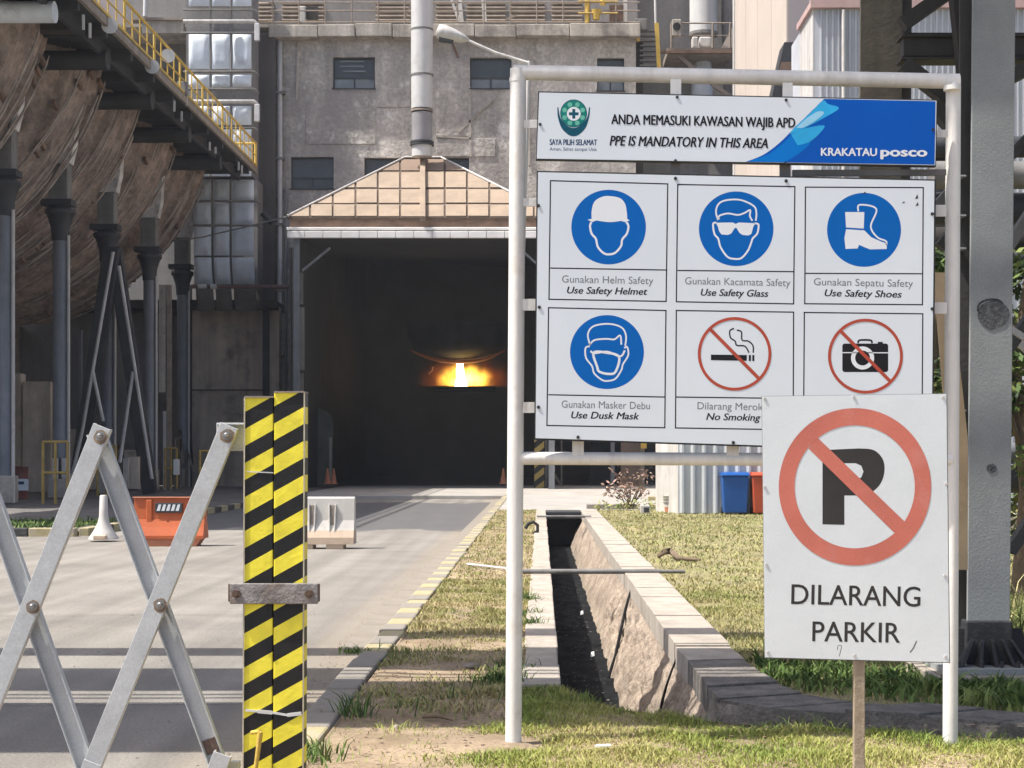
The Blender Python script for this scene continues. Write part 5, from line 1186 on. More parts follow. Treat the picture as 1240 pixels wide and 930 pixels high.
mb = MB(); mb.box(XA-.05, XA-.01, 50, Yk, 0, Ze); mb.build('side_sheet', m_whitemetal, pb)
mb = MB(); mb.box(XA-.15, 40, 49.8, 50.0, Ze, Ze+.28); mb.box(XA-.15, XA, 50, Yk, Ze, Ze+.2); mb.build('roof_trim', m_pink, pb)
px = 993
while px < 1260:
    mb = MB(); A = P(px, 0, 50); mb.box(A.x, A.x+.05, 49.93, 50, 0, Ze-.02); mb.build('sheet_rib', m_paleclad, pb); px += 7
for px in (1021.5, 1196): mb = MB(); mb.tube([P(px, 12, 49.85), Vector((P(px, 0, 49.85).x, 49.85, 0))], .06, 8); mb.build('downpipe', m_whitemetal, pb)
# pipe rack in front of trees
pr = thing('pipe_rack', P(1190, 590, 19), 'dark horizontal pipe rack behind the steel tower at the right edge', 'pipe rack')
for y, r, m, Y in ((212, 17, m_steelmid, 19.3), (253, 20, m_steeldark, 19.6), (292, 17, m_soot2, 19.2), (312, 8, m_steeldark, 19), (178, 13, m_steeldark, 20), (507, 11, m_soot2, 19.2), (548, 12, m_steelgrey, 19.5), (580, 17, m_steeldark, 19.4)):
    x0 = 1128 if y < 400 else 1148
    mb = MB(); mb.tube([P(x0, y, Y), P(1500, y, Y)], r*Y/F, 16); mb.build('rack_pipe', m, pr)
for x in (1134, 1300): mb = MB(); a = P(x, 170, 20.2); b = Vector((a.x, 20.2, 0)); mb.bar(a, b, .18, .18); mb.build('rack_post', m_steeldark, pr)
mb = MB(); mb.pbox(1128, 1400, 278, 283, 24, .3); tag(mb.build('sunlit_strip', m_cream, loc=P(1128, 280, 24)), 'thin cream strip of sunlight put into colour between the dark pipes of the rack', 'strip')  # pale strip added where sunlight shows, the light put into its colour
mb = MB(); A = P(1150, 642, 33); mb.box(A.x, A.x+20, 33, 33.2, 0, .35); tag(mb.build('low_wall', m_cap, loc=(A.x, 33, 0), bevel=.02), 'low pale concrete wall behind the lawn at the right edge', 'wall')

# ------------------------------------------------------------------ white shed, bins, bucket, shrub
YS = 42.
sh = thing('white_shed', P(870, 622, YS), 'white ribbed sheet metal shed behind the lawn and bins', 'shed')
xa = P(821, 0, YS).x; xb = P(1000, 0, YS).x; zt_ = P(0, 478, YS).z
mb = MB(); mb.box(xa, xb, YS, YS+4, 0, zt_); mb.build('shed_wall', m_shed, sh)
mb = MB(); q = [(xa, YS, 0), (P(794, 0, YS+1.6).x, YS+1.6, 0), (P(794, 0, YS+1.6).x, YS+1.6, zt_), (xa, YS, zt_)]; mb.prism(q, (.04, .04, 0)); mb.build('shed_side', m_whitemetal, sh)  # side sheet whiter than the front: sunlight put into the colour
mb = MB(); mb.box(xa-.6, xb+.15, YS-.2, YS+4.2, zt_, zt_+.12); mb.build('shed_roof', m_whitemetal, sh)
px = 823
while px < 1000:
    mb = MB(); A = P(px, 0, YS); mb.prism([(A.x, YS, 0.03), (A.x+.06, YS-.045, 0.03), (A.x+.11, YS-.045, 0.03), (A.x+.17, YS, 0.03)], (0, 0, zt_-.05)); mb.build('wall_rib', m_shed, sh); px += 13.5
def wheelie(px0, px1, pyt, pyb, Y, m, label, mark):
    c = P((px0+px1)/2, pyb, Y); w = (px1-px0)*Y/F; h = (pyb-pyt)*Y/F; t = thing('wheelie_bin', Vector((c.x, Y, 0)), label, 'bin', 'bins in front of the shed')
    mb = MB(); wb = w*.40; wt_ = w*.47; z0 = .05; z1 = h*.90; D = .55
    vs = [(c.x-wb, Y+.06, z0), (c.x+wb, Y+.06, z0), (c.x+wb, Y+D, z0), (c.x-wb, Y+D, z0), (c.x-wt_, Y, z1), (c.x+wt_, Y, z1), (c.x+wt_, Y+D+.05, z1), (c.x-wt_, Y+D+.05, z1)]
    mb.add(vs, [(0, 1, 5, 4), (1, 2, 6, 5), (2, 3, 7, 6), (3, 0, 4, 7), (4, 5, 6, 7), (3, 2, 1, 0)]); mb.build('bin_body', m, t, bevel=.03)
    mb = MB(); mb.box(c.x-w*.5, c.x+w*.5, Y-.03, Y+D+.08, z1, z1+.045); mb.build('rim', m, t, bevel=.012)
    mb = MB(); mb.prism([(c.x-w*.48, Y-.02, z1+.045), (c.x-w*.48, Y+D+.1, z1+.045), (c.x-w*.48, Y+D+.05, h), (c.x-w*.48, Y+.08, h*.985)], (w*.96, 0, 0)); mb.build('lid', m, t, bevel=.015)
    for s in (-1, 1): mb = MB(); mb.tube([(c.x+s*w*.36, Y+D, .1), (c.x+s*w*.44, Y+D, .1)], .1, 14); mb.build('wheel', m_rubber, t)
    mb = MB(); mb.tube([(c.x-w*.35, Y+D+.1, z1+.02), (c.x+w*.35, Y+D+.1, z1+.02)], .018, 8); mb.build('handle', m, t)
    if mark:
        mb = MB(); mb.prism([P(885, 583, Y-.01)+Vector((0, .03, 0)), P(895, 583, Y-.01)+Vector((0, .03, 0)), P(894, 586, Y-.01)+Vector((0, .03, 0)), P(886, 586.5, Y-.01)+Vector((0, .03, 0))], (0, .01, 0))
        mb.prism([P(888, 590, Y)+Vector((0, .03, 0)), P(893, 589, Y)+Vector((0, .03, 0)), P(894, 594, Y)+Vector((0, .03, 0)), P(890, 593, Y)+Vector((0, .03, 0))], (0, .01, 0)); mb.build('sticker', m_cyanp, t)
    return t
wheelie(874, 908.5, 570, 622, 41.3, m_binb, 'blue wheelie bin standing in front of the white shed', 1)
wheelie(910, 945, 571, 623, 41.2, m_binr, 'red wheelie bin half hidden behind the no parking sign', 0)
bu = thing('bucket', G(811, 621), 'small white bucket with rusty base standing beside the shed corner', 'bucket'); c = G(811, 621)
mb = MB(); mb.lathe(c+Vector((0, 0, .16)), [(.15, 0), (.18, .3), (.19, .31)], 14); mb.build('bucket_body', m_barw, bu)
mb = MB(); mb.lathe(c, [(.13, 0), (.145, .16)], 14); mb.build('rusty_base', m_orangep, bu)
for z in (.26, .34): mb = MB(); mb.lathe(c+Vector((0, 0, z)), [(.175, 0), (.178, .03)], 14); mb.build('band', m_steelmid, bu)
mb = MB(); c = G(777, 622); mb.box(c.x-.02, c.x+.22, c.y, c.y+.2, 0, .22); t = thing('small_block', c, 'small white and black concrete marker block near the shrub', 'marker block'); mb.build('marker_face', m_whitemetal, t, bevel=.01)
mb = MB(); mb.box(c.x+.06, c.x+.20, c.y-.02, c.y, .04, .17); mb.build('marker_hole', m_steeldark, t)
mb = MB(); A = G(792, 606); mb.box(A.x-.2, A.x+2.2, A.y, A.y+.25, 0, .14); tag(mb.build('kerb_stub', m_kerby, loc=A, bevel=.02), 'short yellow painted kerb piece left of the shed', 'kerb')
mb = MB(); A = G(735, 616); mb.box(A.x-.6, A.x+.9, A.y, A.y+.25, 0, .13); tag(mb.build('kerb_stub', m_kerbg, loc=A, bevel=.02), 'short grey kerb piece left of the dry shrub', 'kerb')

def leafset(name, centres, n, size, cols, parent, spread, zs=1., elong=2.2):
    V = []; Fc = []; C = []
    for (c, r) in centres:
        for i in range(n):
            d = Vector((random.gauss(0, 1), random.gauss(0, 1), random.gauss(0, 1))).normalized()*(random.random()**.45)*r; d.z *= zs
            p = Vector(c)+d; u = Vector((random.uniform(-1, 1), random.uniform(-1, 1), random.uniform(-.8, .5))).normalized(); v = u.orthogonal().normalized(); v.rotate(Matrix.Rotation(random.uniform(0, 6.28), 3, u))
            s = size*random.uniform(.6, 1.4); k = len(V)
            V += [p, p+u*s*.5+v*s/elong*.5, p+u*s, p+u*s*.5-v*s/elong*.5]; Fc.append((k, k+1, k+2, k+3))
            c_ = random.choice(cols); j = random.uniform(.7, 1.25); C += [(c_[0]*j, c_[1]*j, c_[2]*j, 1)]*4
    mb = MB(); mb.add(V, Fc); o = mb.build(name, m_leaf, parent)
    at = o.data.color_attributes.new('Col', 'FLOAT_COLOR', 'POINT'); at.data.foreach_set('color', [x for c in C for x in c]); return o
shc = P(762, 612, 46)
t = thing('dry_shrub', Vector((shc.x, 46, 0)), 'leggy shrub with dry pinkish brown leaves at the far edge of the lawn', 'shrub')
mb = MB(); tips = []
for i in range(16):
    a = random.uniform(0, 6.28); r = random.uniform(.1, .6); tip = Vector((shc.x+r*math.cos(a), 46+r*math.sin(a), random.uniform(.4, 1.05))); tips.append(tip)
    mb.tube([(shc.x+random.uniform(-.1, .1), 46, 0), Vector((shc.x, 46, 0)).lerp(tip, .5)+Vector((.05, 0, .05)), tip], [.02, .015, .006], 5)
mb.build('stem', m_trunk, t); leafset('leaves', [(p, .22) for p in tips], 14, .15, [(.35, .22, .18), (.28, .17, .14), (.4, .3, .22), (.2, .13, .1)], t, 0)
t = thing('low_shrub', Vector((shc.x+.1, 45.4, 0)), 'low yellow green weeds at the foot of the dry shrub', 'shrub')
leafset('leaves', [((shc.x+random.uniform(-1, 1.0), 45.4, .1), .22) for _ in range(14)], 16, .12, [(.3, .32, .1), (.22, .27, .08), (.4, .36, .15)], t, 0)

def tree(x, y, h, r, label, name='broadleaf_tree', cols=((.05, .09, .02), (.09, .14, .03), (.16, .2, .05), (.03, .055, .015)), n=60, size=.17, grp='trees behind the pipe rack'):
    t = thing(name, (x, y, 0), label, 'tree', grp); mb = MB()
    mb.tube([(x, y, -.1), (x+.08, y, h*.3), (x-.05, y+.05, h*.62), (x+.05, y, h*.9)], [.13, .1, .07, .02], 9); cs = []
    for i in range(16):
        z = h*random.uniform(.35, .95); a = random.uniform(0, 6.28); rr = r*random.uniform(.35, 1)*(1-abs(z/h-.6)); e = Vector((x+rr*math.cos(a), y+rr*math.sin(a), z+.15*r))
        mb.tube([(x, y, z*.75), Vector((x, y, z*.8)).lerp(e, .6), e], [.035, .02, .008], 5); cs += [(e, r*.34), (Vector((x, y, z)).lerp(e, .6), r*.28)]
    mb.build('trunk', m_trunk, t); leafset('crown', cs, n, size, cols, t, 0); return t
tree(6.6, 25.5, 5.1, 1.5, 'green leafy tree showing between the right frame post and the tower leg')
tree(8.3, 24.5, 4.9, 1.5, 'green leafy tree right of the tower leg at the right edge')
tree(10.6, 27, 5.4, 1.9, 'larger green tree just beyond the right edge behind the pipe rack')
tree(4.42, 17.6, 3.95, .9, 'small leafy tree in the gap between the right frame post and the tower leg', 'small_leafy_tree', n=70, size=.13)
tree(5.42, 17.7, 4.0, 1.0, 'small dark leafy tree just right of the tower leg in front of the pipe rack', 'small_leafy_tree', n=70, size=.13)
for (x, y, lab) in ((6.5, 23.0, 'broad leaved bush low behind the right frame post'), (7.75, 22.4, 'broad leaved dark bush right of the tower leg')):
    t = thing('broad_leaf_bush', (x, y, 0), lab, 'bush', 'bushes behind the tower'); leafset('leaves', [((x+random.uniform(-.8, .8), y+random.uniform(-.4, .4), random.uniform(.3, 2.3)), .4) for _ in range(26)], 14, .34, [(.05, .09, .02), (.10, .14, .04), (.2, .2, .07), (.03, .05, .02)], t, 0, elong=3.5)

# ------------------------------------------------------------------ road barriers, left
def barrier(px0, px1, yt, yb, kind, label):
    zb_ = ZR; Y = (EYE-zb_)*F/(yb-VY); c = Vector(((px0+px1)/2*1.0-VX, 0, 0)); X0 = (px0-VX)*Y/F; X1 = (px1-VX)*Y/F; h = (yb-yt)*Y/F
    t = thing('road_barrier', ((X0+X1)/2, Y, zb_), label, 'road barrier')
    zz = lambda f: zb_+h*f
    prof = [(.24, .0), (.24, .22), (.17, .40), (.12, .55), (.10, .97), (.08, 1.0)]
    def body(f0, f1, m, name):
        pr_ = [(d, f) for d, f in prof if f0 < f < f1]
        it = lambda f: np.interp(f, [p[1] for p in prof], [p[0] for p in prof])
        pr_ = [(it(f0), f0)]+pr_+[(it(f1), f1)]
        mb = MB(); poly = [(X0, Y+.24-d, zz(f)) for d, f in pr_]+[(X0, Y+.24+d, zz(f)) for d, f in reversed(pr_)]
        mb.prism(poly, (X1-X0, 0, 0)); return mb.build(name, m, t, bevel=.02)
    if kind == 'w':
        body(.36, 1, m_barw, 'upper_shell'); body(.09, .36, m_barb, 'lower_shell')
        for a, b in ((.0, .44), (.62, .86)):
            mb = MB(); mb.box(X0+(X1-X0)*a, X0+(X1-X0)*b, Y+.02, Y+.46, zz(0), zz(.09)); mb.build('foot', m_barb, t, bevel=.01)
        for f in (.42, .70):
            xc = X0+(X1-X0)*f; mb = MB(); mb.prism([(xc-.05, Y+.11, zz(.84)), (xc+.05, Y+.11, zz(.84)), (xc+.03, Y+.08, zz(.30)), (xc-.03, Y+.08, zz(.30))], (0, .05, 0)); mb.build('slot_recess', m_slot, t)
            for sgn in (-1, 1): mb = MB(); mb.bar((xc+sgn*.06, Y+.12, zz(.86)), (xc+sgn*.045, Y+.06, zz(.3)), .025, .05); mb.build('slot_rib', m_barw, t, bevel=.005)
    else:
        body(.16, 1, m_orange, 'upper_shell'); mb = MB(); mb.prism([(X0+.2, Y+.03, zz(.0)), (X1-.15, Y+.03, zz(.0)), (X1-.05, Y+.03, zz(.16)), (X0+.05, Y+.03, zz(.16))], (0, .42, 0)); mb.build('lower_shell', m_orangep, t, bevel=.02)
        mb = MB(); mb.box(X0-.02, X1+.02, Y+.10, Y+.38, zz(.975), zz(1.0)); mb.build('top_lip', m_orangep, t, bevel=.008)
        for f in (.22, .82): mb = MB(); mb.box(X0+(X1-X0)*f-.06, X0+(X1-X0)*f+.06, Y+.10, Y+.16, zz(.4), zz(.95)); mb.build('moulded_rib', m_orangep if 0 else m_orange, t, bevel=.02)
        xc = X0+(X1-X0)*.5
        mb = MB(); mb.box(xc-.26, xc+.26, Y+.085, Y+.12, zz(.68), zz(.88)); mb.build('sticker_plate', m_steeldark, t, bevel=.01)
        mb = MB()
        for k_ in range(5): xk = xc-.2+k_*.09; mb.add([(xk-.03, Y+.083, zz(.72)), (xk+.03, Y+.083, zz(.72)), (xk+.06, Y+.083, zz(.85)), (xk+.01, Y+.083, zz(.85))], [(0, 1, 2, 3)])
        mb.build('sticker_stripe', m_board, t)
        mb = MB(); mb.box(xc-.04, xc+.0, Y+.10, Y+.13, zz(.32), zz(.52)); mb.build('moulded_slot', mat('dark_orange', (.25, .05, .02), .7), t)
    return t
barrier(340, 428, 602, 665, 'w', 'white plastic road barrier with dusty beige base, right of the striped posts')
barrier(160, 246, 602, 662, 'o', 'orange plastic road barrier with striped sticker behind the folding gate')
dl = thing('flared_post', (P(124, 0, 31.5).x, 31.5, -.15), 'white plastic marker post with flared foot behind the gate', 'marker post')
c = Vector((P(125.5, 0, 31.5).x, 31.5, -.1)); mb = MB(); pf_ = [(.30, .0), (.29, .03), (.2, .16), (.12, .32), (.09, .45), (.075, .86), (.06, .88)]
mb.lathe(c, pf_, 16); mb.build('post_body', m_barw, dl)
mb = MB(); mb.box(c.x-.13, c.x+.13, c.y-.32, c.y-.2, c.z, c.z+.09); mb.build('foot_block', m_barb, dl, bevel=.02)
# red drum with placard
dc = P(24, 605, 56); dm_ = thing('steel_drum', Vector((dc.x, 56, 0)), 'dark red steel drum with white placard at the far left wall', 'drum'); mb = MB()
mb.lathe((dc.x, 56, 0), [(.29, 0), (.29, .3), (.31, .33), (.29, .36), (.29, .68), (.31, .71), (.29, .74), (.29, 1.12), (.31, 1.14), (.3, 1.16), (.25, 1.14)], 18); mb.build('drum_body', m_drum, dm_)
mb = MB(); mb.pbox(12, 34, 580, 594, 55.6, .03); pl_ = mb.build('placard', m_board, dm_)
mb = MB(); mb.pbox(19, 29, 583, 586.5, 55.57, .01); mb.pbox(13, 16, 582, 591, 55.57, .01); mb.build('placard_print', m_navy, pl_)

# ------------------------------------------------------------------ brown duct vessels on columns, walkway
CX, CZ = -26.0, 18.0
bays = [46.0, 51.9, 57.7, 63.8, 70.2, 76.4]
for bi in range(5):
    y0, y1 = bays[bi], bays[bi+1]
    labs = ['brown corrugated duct shell nearest the left edge, mostly out of view', 'first full brown corrugated duct shell at the upper left', 'second brown corrugated duct shell from the left, between columns', 'third brown corrugated duct shell, reddish, left of the yellow rail end', 'farthest brown corrugated duct shell beside the silver segmented duct']
    t = thing('corrugated_duct', (CX, y0, CZ), labs[bi], 'duct', 'brown corrugated duct shells')
    R0_ = 10.8 if bi < 2 else 10.5; nu, nv = 110, 54; vs = []
    ph = random.uniform(0, 9)
    for i in range(nu+1):
        u = i/nu; y = y0+.05+(y1-y0-.1)*u
        prof_r = R0_-.9*(1-math.sin(math.pi*min(1, .15+.85*u)))**1.3*1.0 if True else 0
        prof_r = R0_-1.8*(abs(u-.5)/.5)**3
        for j in range(nv+1):
            a = math.radians(-12-88*j/nv)
            # ridges drift a little round the shell
            q = u*8+.5*math.sin(a*2.1+ph)+.35*noise.noise(Vector((u*3, a*2, ph)))
            rid = .13*(1-(q % 1.0))**1.5+.12*(noise.cell(Vector((math.floor(q)*3.1+.5, math.floor(a*4.2+q*.13)*2.7+.5, bi+.5)))-.5)+.05*noise.noise(Vector((u*30, a*7, ph)))+.09*noise.noise(Vector((u*9, a*3, ph+4)))
            r = prof_r+rid; vs.append((CX+r*math.cos(a), y, CZ+r*math.sin(a)))
    mb = MB(); mb.add(vs, [(i*(nv+1)+j, (i+1)*(nv+1)+j, (i+1)*(nv+1)+j+1, i*(nv+1)+j+1) for i in range(nu) for j in range(nv)], True)
    mb.build('shell', m_clad, t)
    for yy_ in (y0, y1):
        mb = MB(); ring = [(CX+(R0_-2.6)*math.cos(math.radians(-12-88*k/24)), yy_, CZ+(R0_-2.6)*math.sin(math.radians(-12-88*k/24))) for k in range(25)]
        mb.tube(ring, .5, 8); mb.build('end_band', m_cladend, t)
    for k in range(34):      # lifted plate edges, their highlights put into a paler colour
        u0 = random.uniform(.04, .96); a0 = random.uniform(-14, -60); a1 = a0-random.uniform(5, 22); ring = []
        for q_ in range(13):
            a = math.radians(a0+(a1-a0)*q_/12); u = u0+.045*math.sin(a*2.1+ph)+.02*noise.noise(Vector((a*4, ph, u0*9)))
            r_ = R0_-1.8*(abs(u-.5)/.5)**3+.24; ring.append((CX+r_*math.cos(a), y0+(y1-y0)*u, CZ+r_*math.sin(a)))
        mb = MB(); mb.tube(ring, [.01]+[random.uniform(.025, .05) for _ in range(11)]+[.01], 5); mb.build('plate_edge', m_cladline, t)
    for k in range(10):      # little straps and clips
        u = random.uniform(.08, .9); a = math.radians(random.uniform(-75, -16)); r = R0_-1.8*(abs(u-.5)/.5)**3+.12
        c_ = Vector((CX+r*math.cos(a), y0+(y1-y0)*u, CZ+r*math.sin(a))); mb = MB(); mb.obox(c_, Vector((.06, 0, 0)), Vector((0, .22, -.08)), Vector((0, .03, .08))); mb.build('clip', m_rust, t)
# supporting columns
pxs = [5, 73, 130, 181, 221]; XC = -17.6
proto = None
for i, px_ in enumerate(pxs):
    Y = XC*F/(px_-VX)
    if proto is None:
        cp = thing('support_column', (XC, Y, 0), 'x', 'column', 'steel columns under the brown ducts'); y0 = Y
        x = XC
        mb = MB(); mb.tube([(x, Y, 0), (x, Y, 9.9)], .27, 16); mb.build('shaft', m_steelgrey, cp)
        mb = MB(); mb.box(x-.36, x+.36, Y-.36, Y+.36, 0, .9); mb.build('footing', m_conc2, cp, bevel=.04)
        mb = MB(); mb.lathe((x, Y, 9.4), [(.3, 0), (.34, .5), (.48, .95), (.55, 1.0), (.55, 1.15), (.4, 1.2), (.36, 1.3)], 16); mb.build('capital', m_steeldark, cp)
        mb = MB(); mb.box(x-.34, x+.34, Y-.3, Y+.3, 10.7, 12.2); mb.build('neck_box', m_steelmid, cp, bevel=.02)
        mb = MB(); mb.box(x-.62, x+.5, Y-.36, Y+.3, 10.68, 10.9); mb.build('ledge', m_steeldark, cp)
        mb = MB(); mb.prism([(x-.40, Y-.34, 12.2), (x+.44, Y-.34, 12.2), (x+.56, Y-.2, 12.9), (x+.62, Y-.1, 14.6), (x+.35, Y-.1, 14.3), (x-.2, Y-.3, 12.9)], (0, .5, 0)); mb.build('foil_hood', m_silver, cp)
        mb = MB(); mb.tube([(x+.33, Y-.1, 0), (x+.33, Y-.1, 9.6)], .06, 8); mb.build('side_conduit', m_whitemetal, cp)
        cp['label'] = 'steel column at the far left edge, nearest of the row'; proto = cp
    else:
        nm = ['', 'steel column under the first and second duct shells, second from the left edge', 'steel column with white rods leaning on it, third from the left', 'steel column left of the farthest duct shell, fourth from the left', 'farthest steel column beside the brown concrete wall'][i]
        copy_tree(proto, (0, Y-y0, 0), None, nm)
# raking braces
ab = thing('raking_frame', P(135, 600, 62), 'dark raking A shaped frame with pale rods between the columns', 'bracing')
mb = MB(); mb.bar(P(136, 300, 62.6), P(92, 600, 62.6), .6, .4); mb.build('raker', m_steeldark, ab)
mb = MB(); mb.bar(P(138, 300, 62.9), P(182, 598, 62.9), .55, .4); mb.build('raker', m_steeldark, ab)
for a, b in (((137, 305), (100, 520)), ((144, 322), (184, 580)), ((112, 448), (125, 510)), ((161, 450), (145, 560)), ((100, 520), (84, 590))):
    mb = MB(); mb.tube([P(*a, 62), P(*b, 62)], .07, 8); mb.build('rod', m_whitemetal, ab)
for x, y0_, y1_, w, m in ((197, 345, 475, 8, m_conc2), (205, 345, 600, 5, m_rustpale), (200, 498, 600, 4, m_whitemetal), (98, 400, 590, 3, m_steelgrey)):
    mb = MB(); A = P(x, y1_, 72); B = P(x, y0_, 72); mb.bar(A, B, w*.038, .2); tag(mb.build('service_riser', m, loc=A), {197: 'broad pale vertical riser between the fourth and fifth columns', 205: 'brown narrow riser right of the broad pale one', 200: 'lower thin white riser beside the guard rail', 98: 'thin grey riser behind the raking frame'}[x], 'riser')
# guard rails & bollards
def guard(x0, x1, yt, yb, Y, label, m=m_yellowdk):
    t = thing('guard_rail', P((x0+x1)/2, yb, Y), label, 'guard rail', 'yellow guard rails round the column feet')
    for x in (x0, (x0+x1)/2, x1): mb = MB(); mb.tube([P(x, yb, Y), P(x, yt, Y)], .05, 8); mb.build('rail_post', m, t)
    for y in (yt, (yt+yb)/2): mb = MB(); mb.tube([P(x0, y, Y), P(x1, y, Y)], .045, 8); mb.build('rail_bar', m, t)
guard(52, 82, 535, 610, 50, 'worn yellow guard rail beside the second column foot')
guard(200, 214, 543, 592, 70, 'worn yellow guard rail at the foot of the fifth column')
guard(242, 262, 546, 588, 70, 'bright yellow guard rail in front of the brown concrete wall', m_yellow)
guard(118, 140, 540, 600, 58, 'thin worn guard rail below the third column')
for i, (x, y0_, y1_, w, m, lab) in enumerate(((66, 555, 580, 5, m_whitemetal, 'white marker plate left of the second column foot'), (77, 555, 578, 5, m_whitemetal, 'white marker plate right of the second column foot'), (71.5, 555, 580, 4, m_steeldark, 'black marker plate on the second column foot'), (213, 556, 575, 6, m_whitemetal, 'white marker plate at the fifth column'), (152, 555, 590, 6, m_conc2, 'pale concrete stub between the third and fourth columns'), (162, 553, 592, 12, m_brownwall, 'brown block at the foot of the dark raker'))):
    mb = MB(); A = P(x-w/2, y1_, 55+i*.3); B = P(x+w/2, y0_, 55+i*.3); mb.box(A.x, B.x, 55+i*.3, 55.2+i*.3, A.z, B.z); tag(mb.build('marker_plate', m, loc=A), lab, 'plate')
# cluttered pipes at the feet
for i in range(14):
    x = random.uniform(60, 235); mb = MB(); Y = random.uniform(72, 78); y_ = random.uniform(570, 588)
    mb.tube([P(x, 592, Y), P(x+random.uniform(-1, 1), y_-random.uniform(0, 60), Y), P(x+random.uniform(2, 9), y_-random.uniform(0, 50), Y)], random.uniform(.05, .12), 6)
    tag(mb.build('small_pipe', random.choice([m_steelmid, m_rust, m_steeldark, m_rustpale]), loc=P(x, 592, Y)), 'thin crooked service pipe in the dark clutter behind the columns', 'pipe', 'service pipes behind the columns')
# back walls on the left
lw = thing('left_works_wall', (-26, 70, 0), 'stained brown concrete walls behind the columns under the brown ducts', 'wall')
mb = MB(); mb.box(P(225, 0, 78.5).x, P(338, 0, 78.5).x, 78.5, 79.2, 0, P(0, 372, 78.5).z); mb.build('wall_panel', m_brownwall, lw)
mb = MB(); mb.box(P(225, 0, 78.5).x-.02, P(322, 0, 78.5).x, 78.4, 78.5, P(0, 473, 78.5).z, P(0, 471.5, 78.5).z); mb.build('wall_joint', m_cladend, lw)
mb = MB(); mb.box(-28, P(215, 0, 80).x, 80, 80.5, 0, 9); mb.build('rear_wall', m_darkwall, lw)
mb = MB(); mb.box(-27.0, -26.6, 40, 80, 0, 8.2); mb.build('side_wall', m_brownwall, lw)
for (xa_, xb_, yt_, Yp) in ((-40, 26, 452, 66), (27, 62, 462, 65.6), (84, 120, 520, 70), (150, 172, 545, 71)):
    mb = MB(); A = P(xa_, 588, Yp); B = P(xb_, yt_, Yp); mb.box(A.x, B.x, Yp, Yp+.6, 0, B.z); mb.build('concrete_pier', m_pier, lw, bevel=.05)
mb = MB(); mb.pbox(318, 325, 345, 590, 78.1, .3); mb.pbox(226, 231, 345, 590, 78.1, .3); mb.build('wall_post', m_steeldark, lw)
mb = MB(); mb.box(P(100, 0, 84).x, P(325, 0, 84).x, 84, 84.5, 9, 31); mb.build('upper_rear_wall', m_darkwall, lw)
mb = MB(); mb.box(-27, -13.1, 77.2, 84, 8.8, 9.2); mb.build('sun_block_soffit', m_soot2, lw)  # slab widened to the right to keep direct sun off the brown wall
mb = MB(); mb.pbox(303, 333, 40, 380, 79.4, .5); mb.build('shaft_wall', mat('shaded_recess_wall', (.10, .09, .085), .9, var=.35, scale=.4, streak=.5, bump=.4), lw)  # dark strip: shade of the recess put into the wall colour
# segmented silver duct
sd = thing('segmented_duct', P(270, 345, 76), 'blue grey duct of pillow panels with curved bottom, left of the tunnel', 'duct')
def pillow(x0, x1, y0, y1, Y, parent, m=m_ductpan, depth=.16, curve=None):
    A = P(x0+.6, y1-.6, Y); B = P(x1-.6, y0+.6, Y); n = 8; vs = []
    for j in range(n+1):
        for i in range(n+1):
            u = i/n; v = j/n; b = (max(0, 1-(2*u-1)**4)*max(0, 1-(2*v-1)**4))**.6
            z = A.z+(B.z-A.z)*v; y = Y-depth*b*(1+.5*noise.noise(Vector((x0*.3+u*1.5, v*1.5+y0*.2, 3))))
            if curve: y += curve(z)
            vs.append((A.x+(B.x-A.x)*u, y, z))
    mb = MB(); mb.add(vs, [(j*(n+1)+i, j*(n+1)+i+1, (j+1)*(n+1)+i+1, (j+1)*(n+1)+i) for j in range(n) for i in range(n)], True)
    return mb.build('duct_panel', m, parent)
cols_ = [(234, 256.5), (258, 278.5), (280, 308)]
zc0 = P(0, 300, 76).z
cf = lambda z: 0 if z > zc0 else .12*(zc0-z)**2
for (a, b) in cols_:
    for (c_, d_) in ((217, 243), (245, 272), (274, 310), (311, 344)): pillow(a, b, c_, d_, 76, sd, curve=cf)
    pillow(a+1, b+1, 346, 376, 76.4, sd, mat('shaded_duct_panel', (.16, .145, .13), .8, var=.3, scale=1), curve=lambda z: .12*(zc0-z)**2*.6)  # lowest row darkened: shade under the duct put into the colour
mb = MB(); A = P(233, 344, 76.5); B = P(310, 216, 76.5); mb.box(A.x, B.x, 76.5+.4, 78.4, A.z, B.z); mb.build('duct_core', m_darkwall, sd)
mb = MB()
for y in (243.5, 273): mb.tube([P(234, y, 75.6), P(311, y, 75.6), P(316, y+3, 76.5)], .05, 8)
for x in (257.3, 279.3): mb.tube([P(x, 217, 75.7), P(x, 345, 76.6)], .05, 8)
mb.build('duct_rod', m_steelmid, sd)
ud = thing('upper_segmented_duct', P(268, 150, 76), 'upper stack of pillow panel ducts inside pipe framing behind the yellow walkway', 'duct')
for (y0_, y1_) in ((-30, 8), (41, 84), (90, 106), (128, 152), (156, 214)):
    for (a, b) in ((228, 254), (256, 279), (281, 305)): pillow(a, b, y0_, y1_, 77, ud)
mb = MB(); A = P(226, 214, 77.4); B = P(306, -40, 77.4); mb.box(A.x, B.x, 77.3, 79, A.z, B.z); mb.build('duct_core', m_darkwall, ud)
for y, m, r in ((12, m_steelmid, .05), (26, m_whitemetal, .1), (40, m_steelmid, .06), (87, m_steelmid, .06), (108, m_steelmid, .07), (123, m_whitemetal, .1), (155, m_steelmid, .05)):
    mb = MB(); mb.tube([P(222, y, 76.4), P(308, y, 76.4), P(313, y+5, 76.6)], r, 8); mb.build('frame_rail', m, ud)
for x in (255, 280): mb = MB(); mb.tube([P(x, -20, 76.5), P(x, 160, 76.5)], .05, 8); mb.build('frame_rail', m_steelmid, ud)
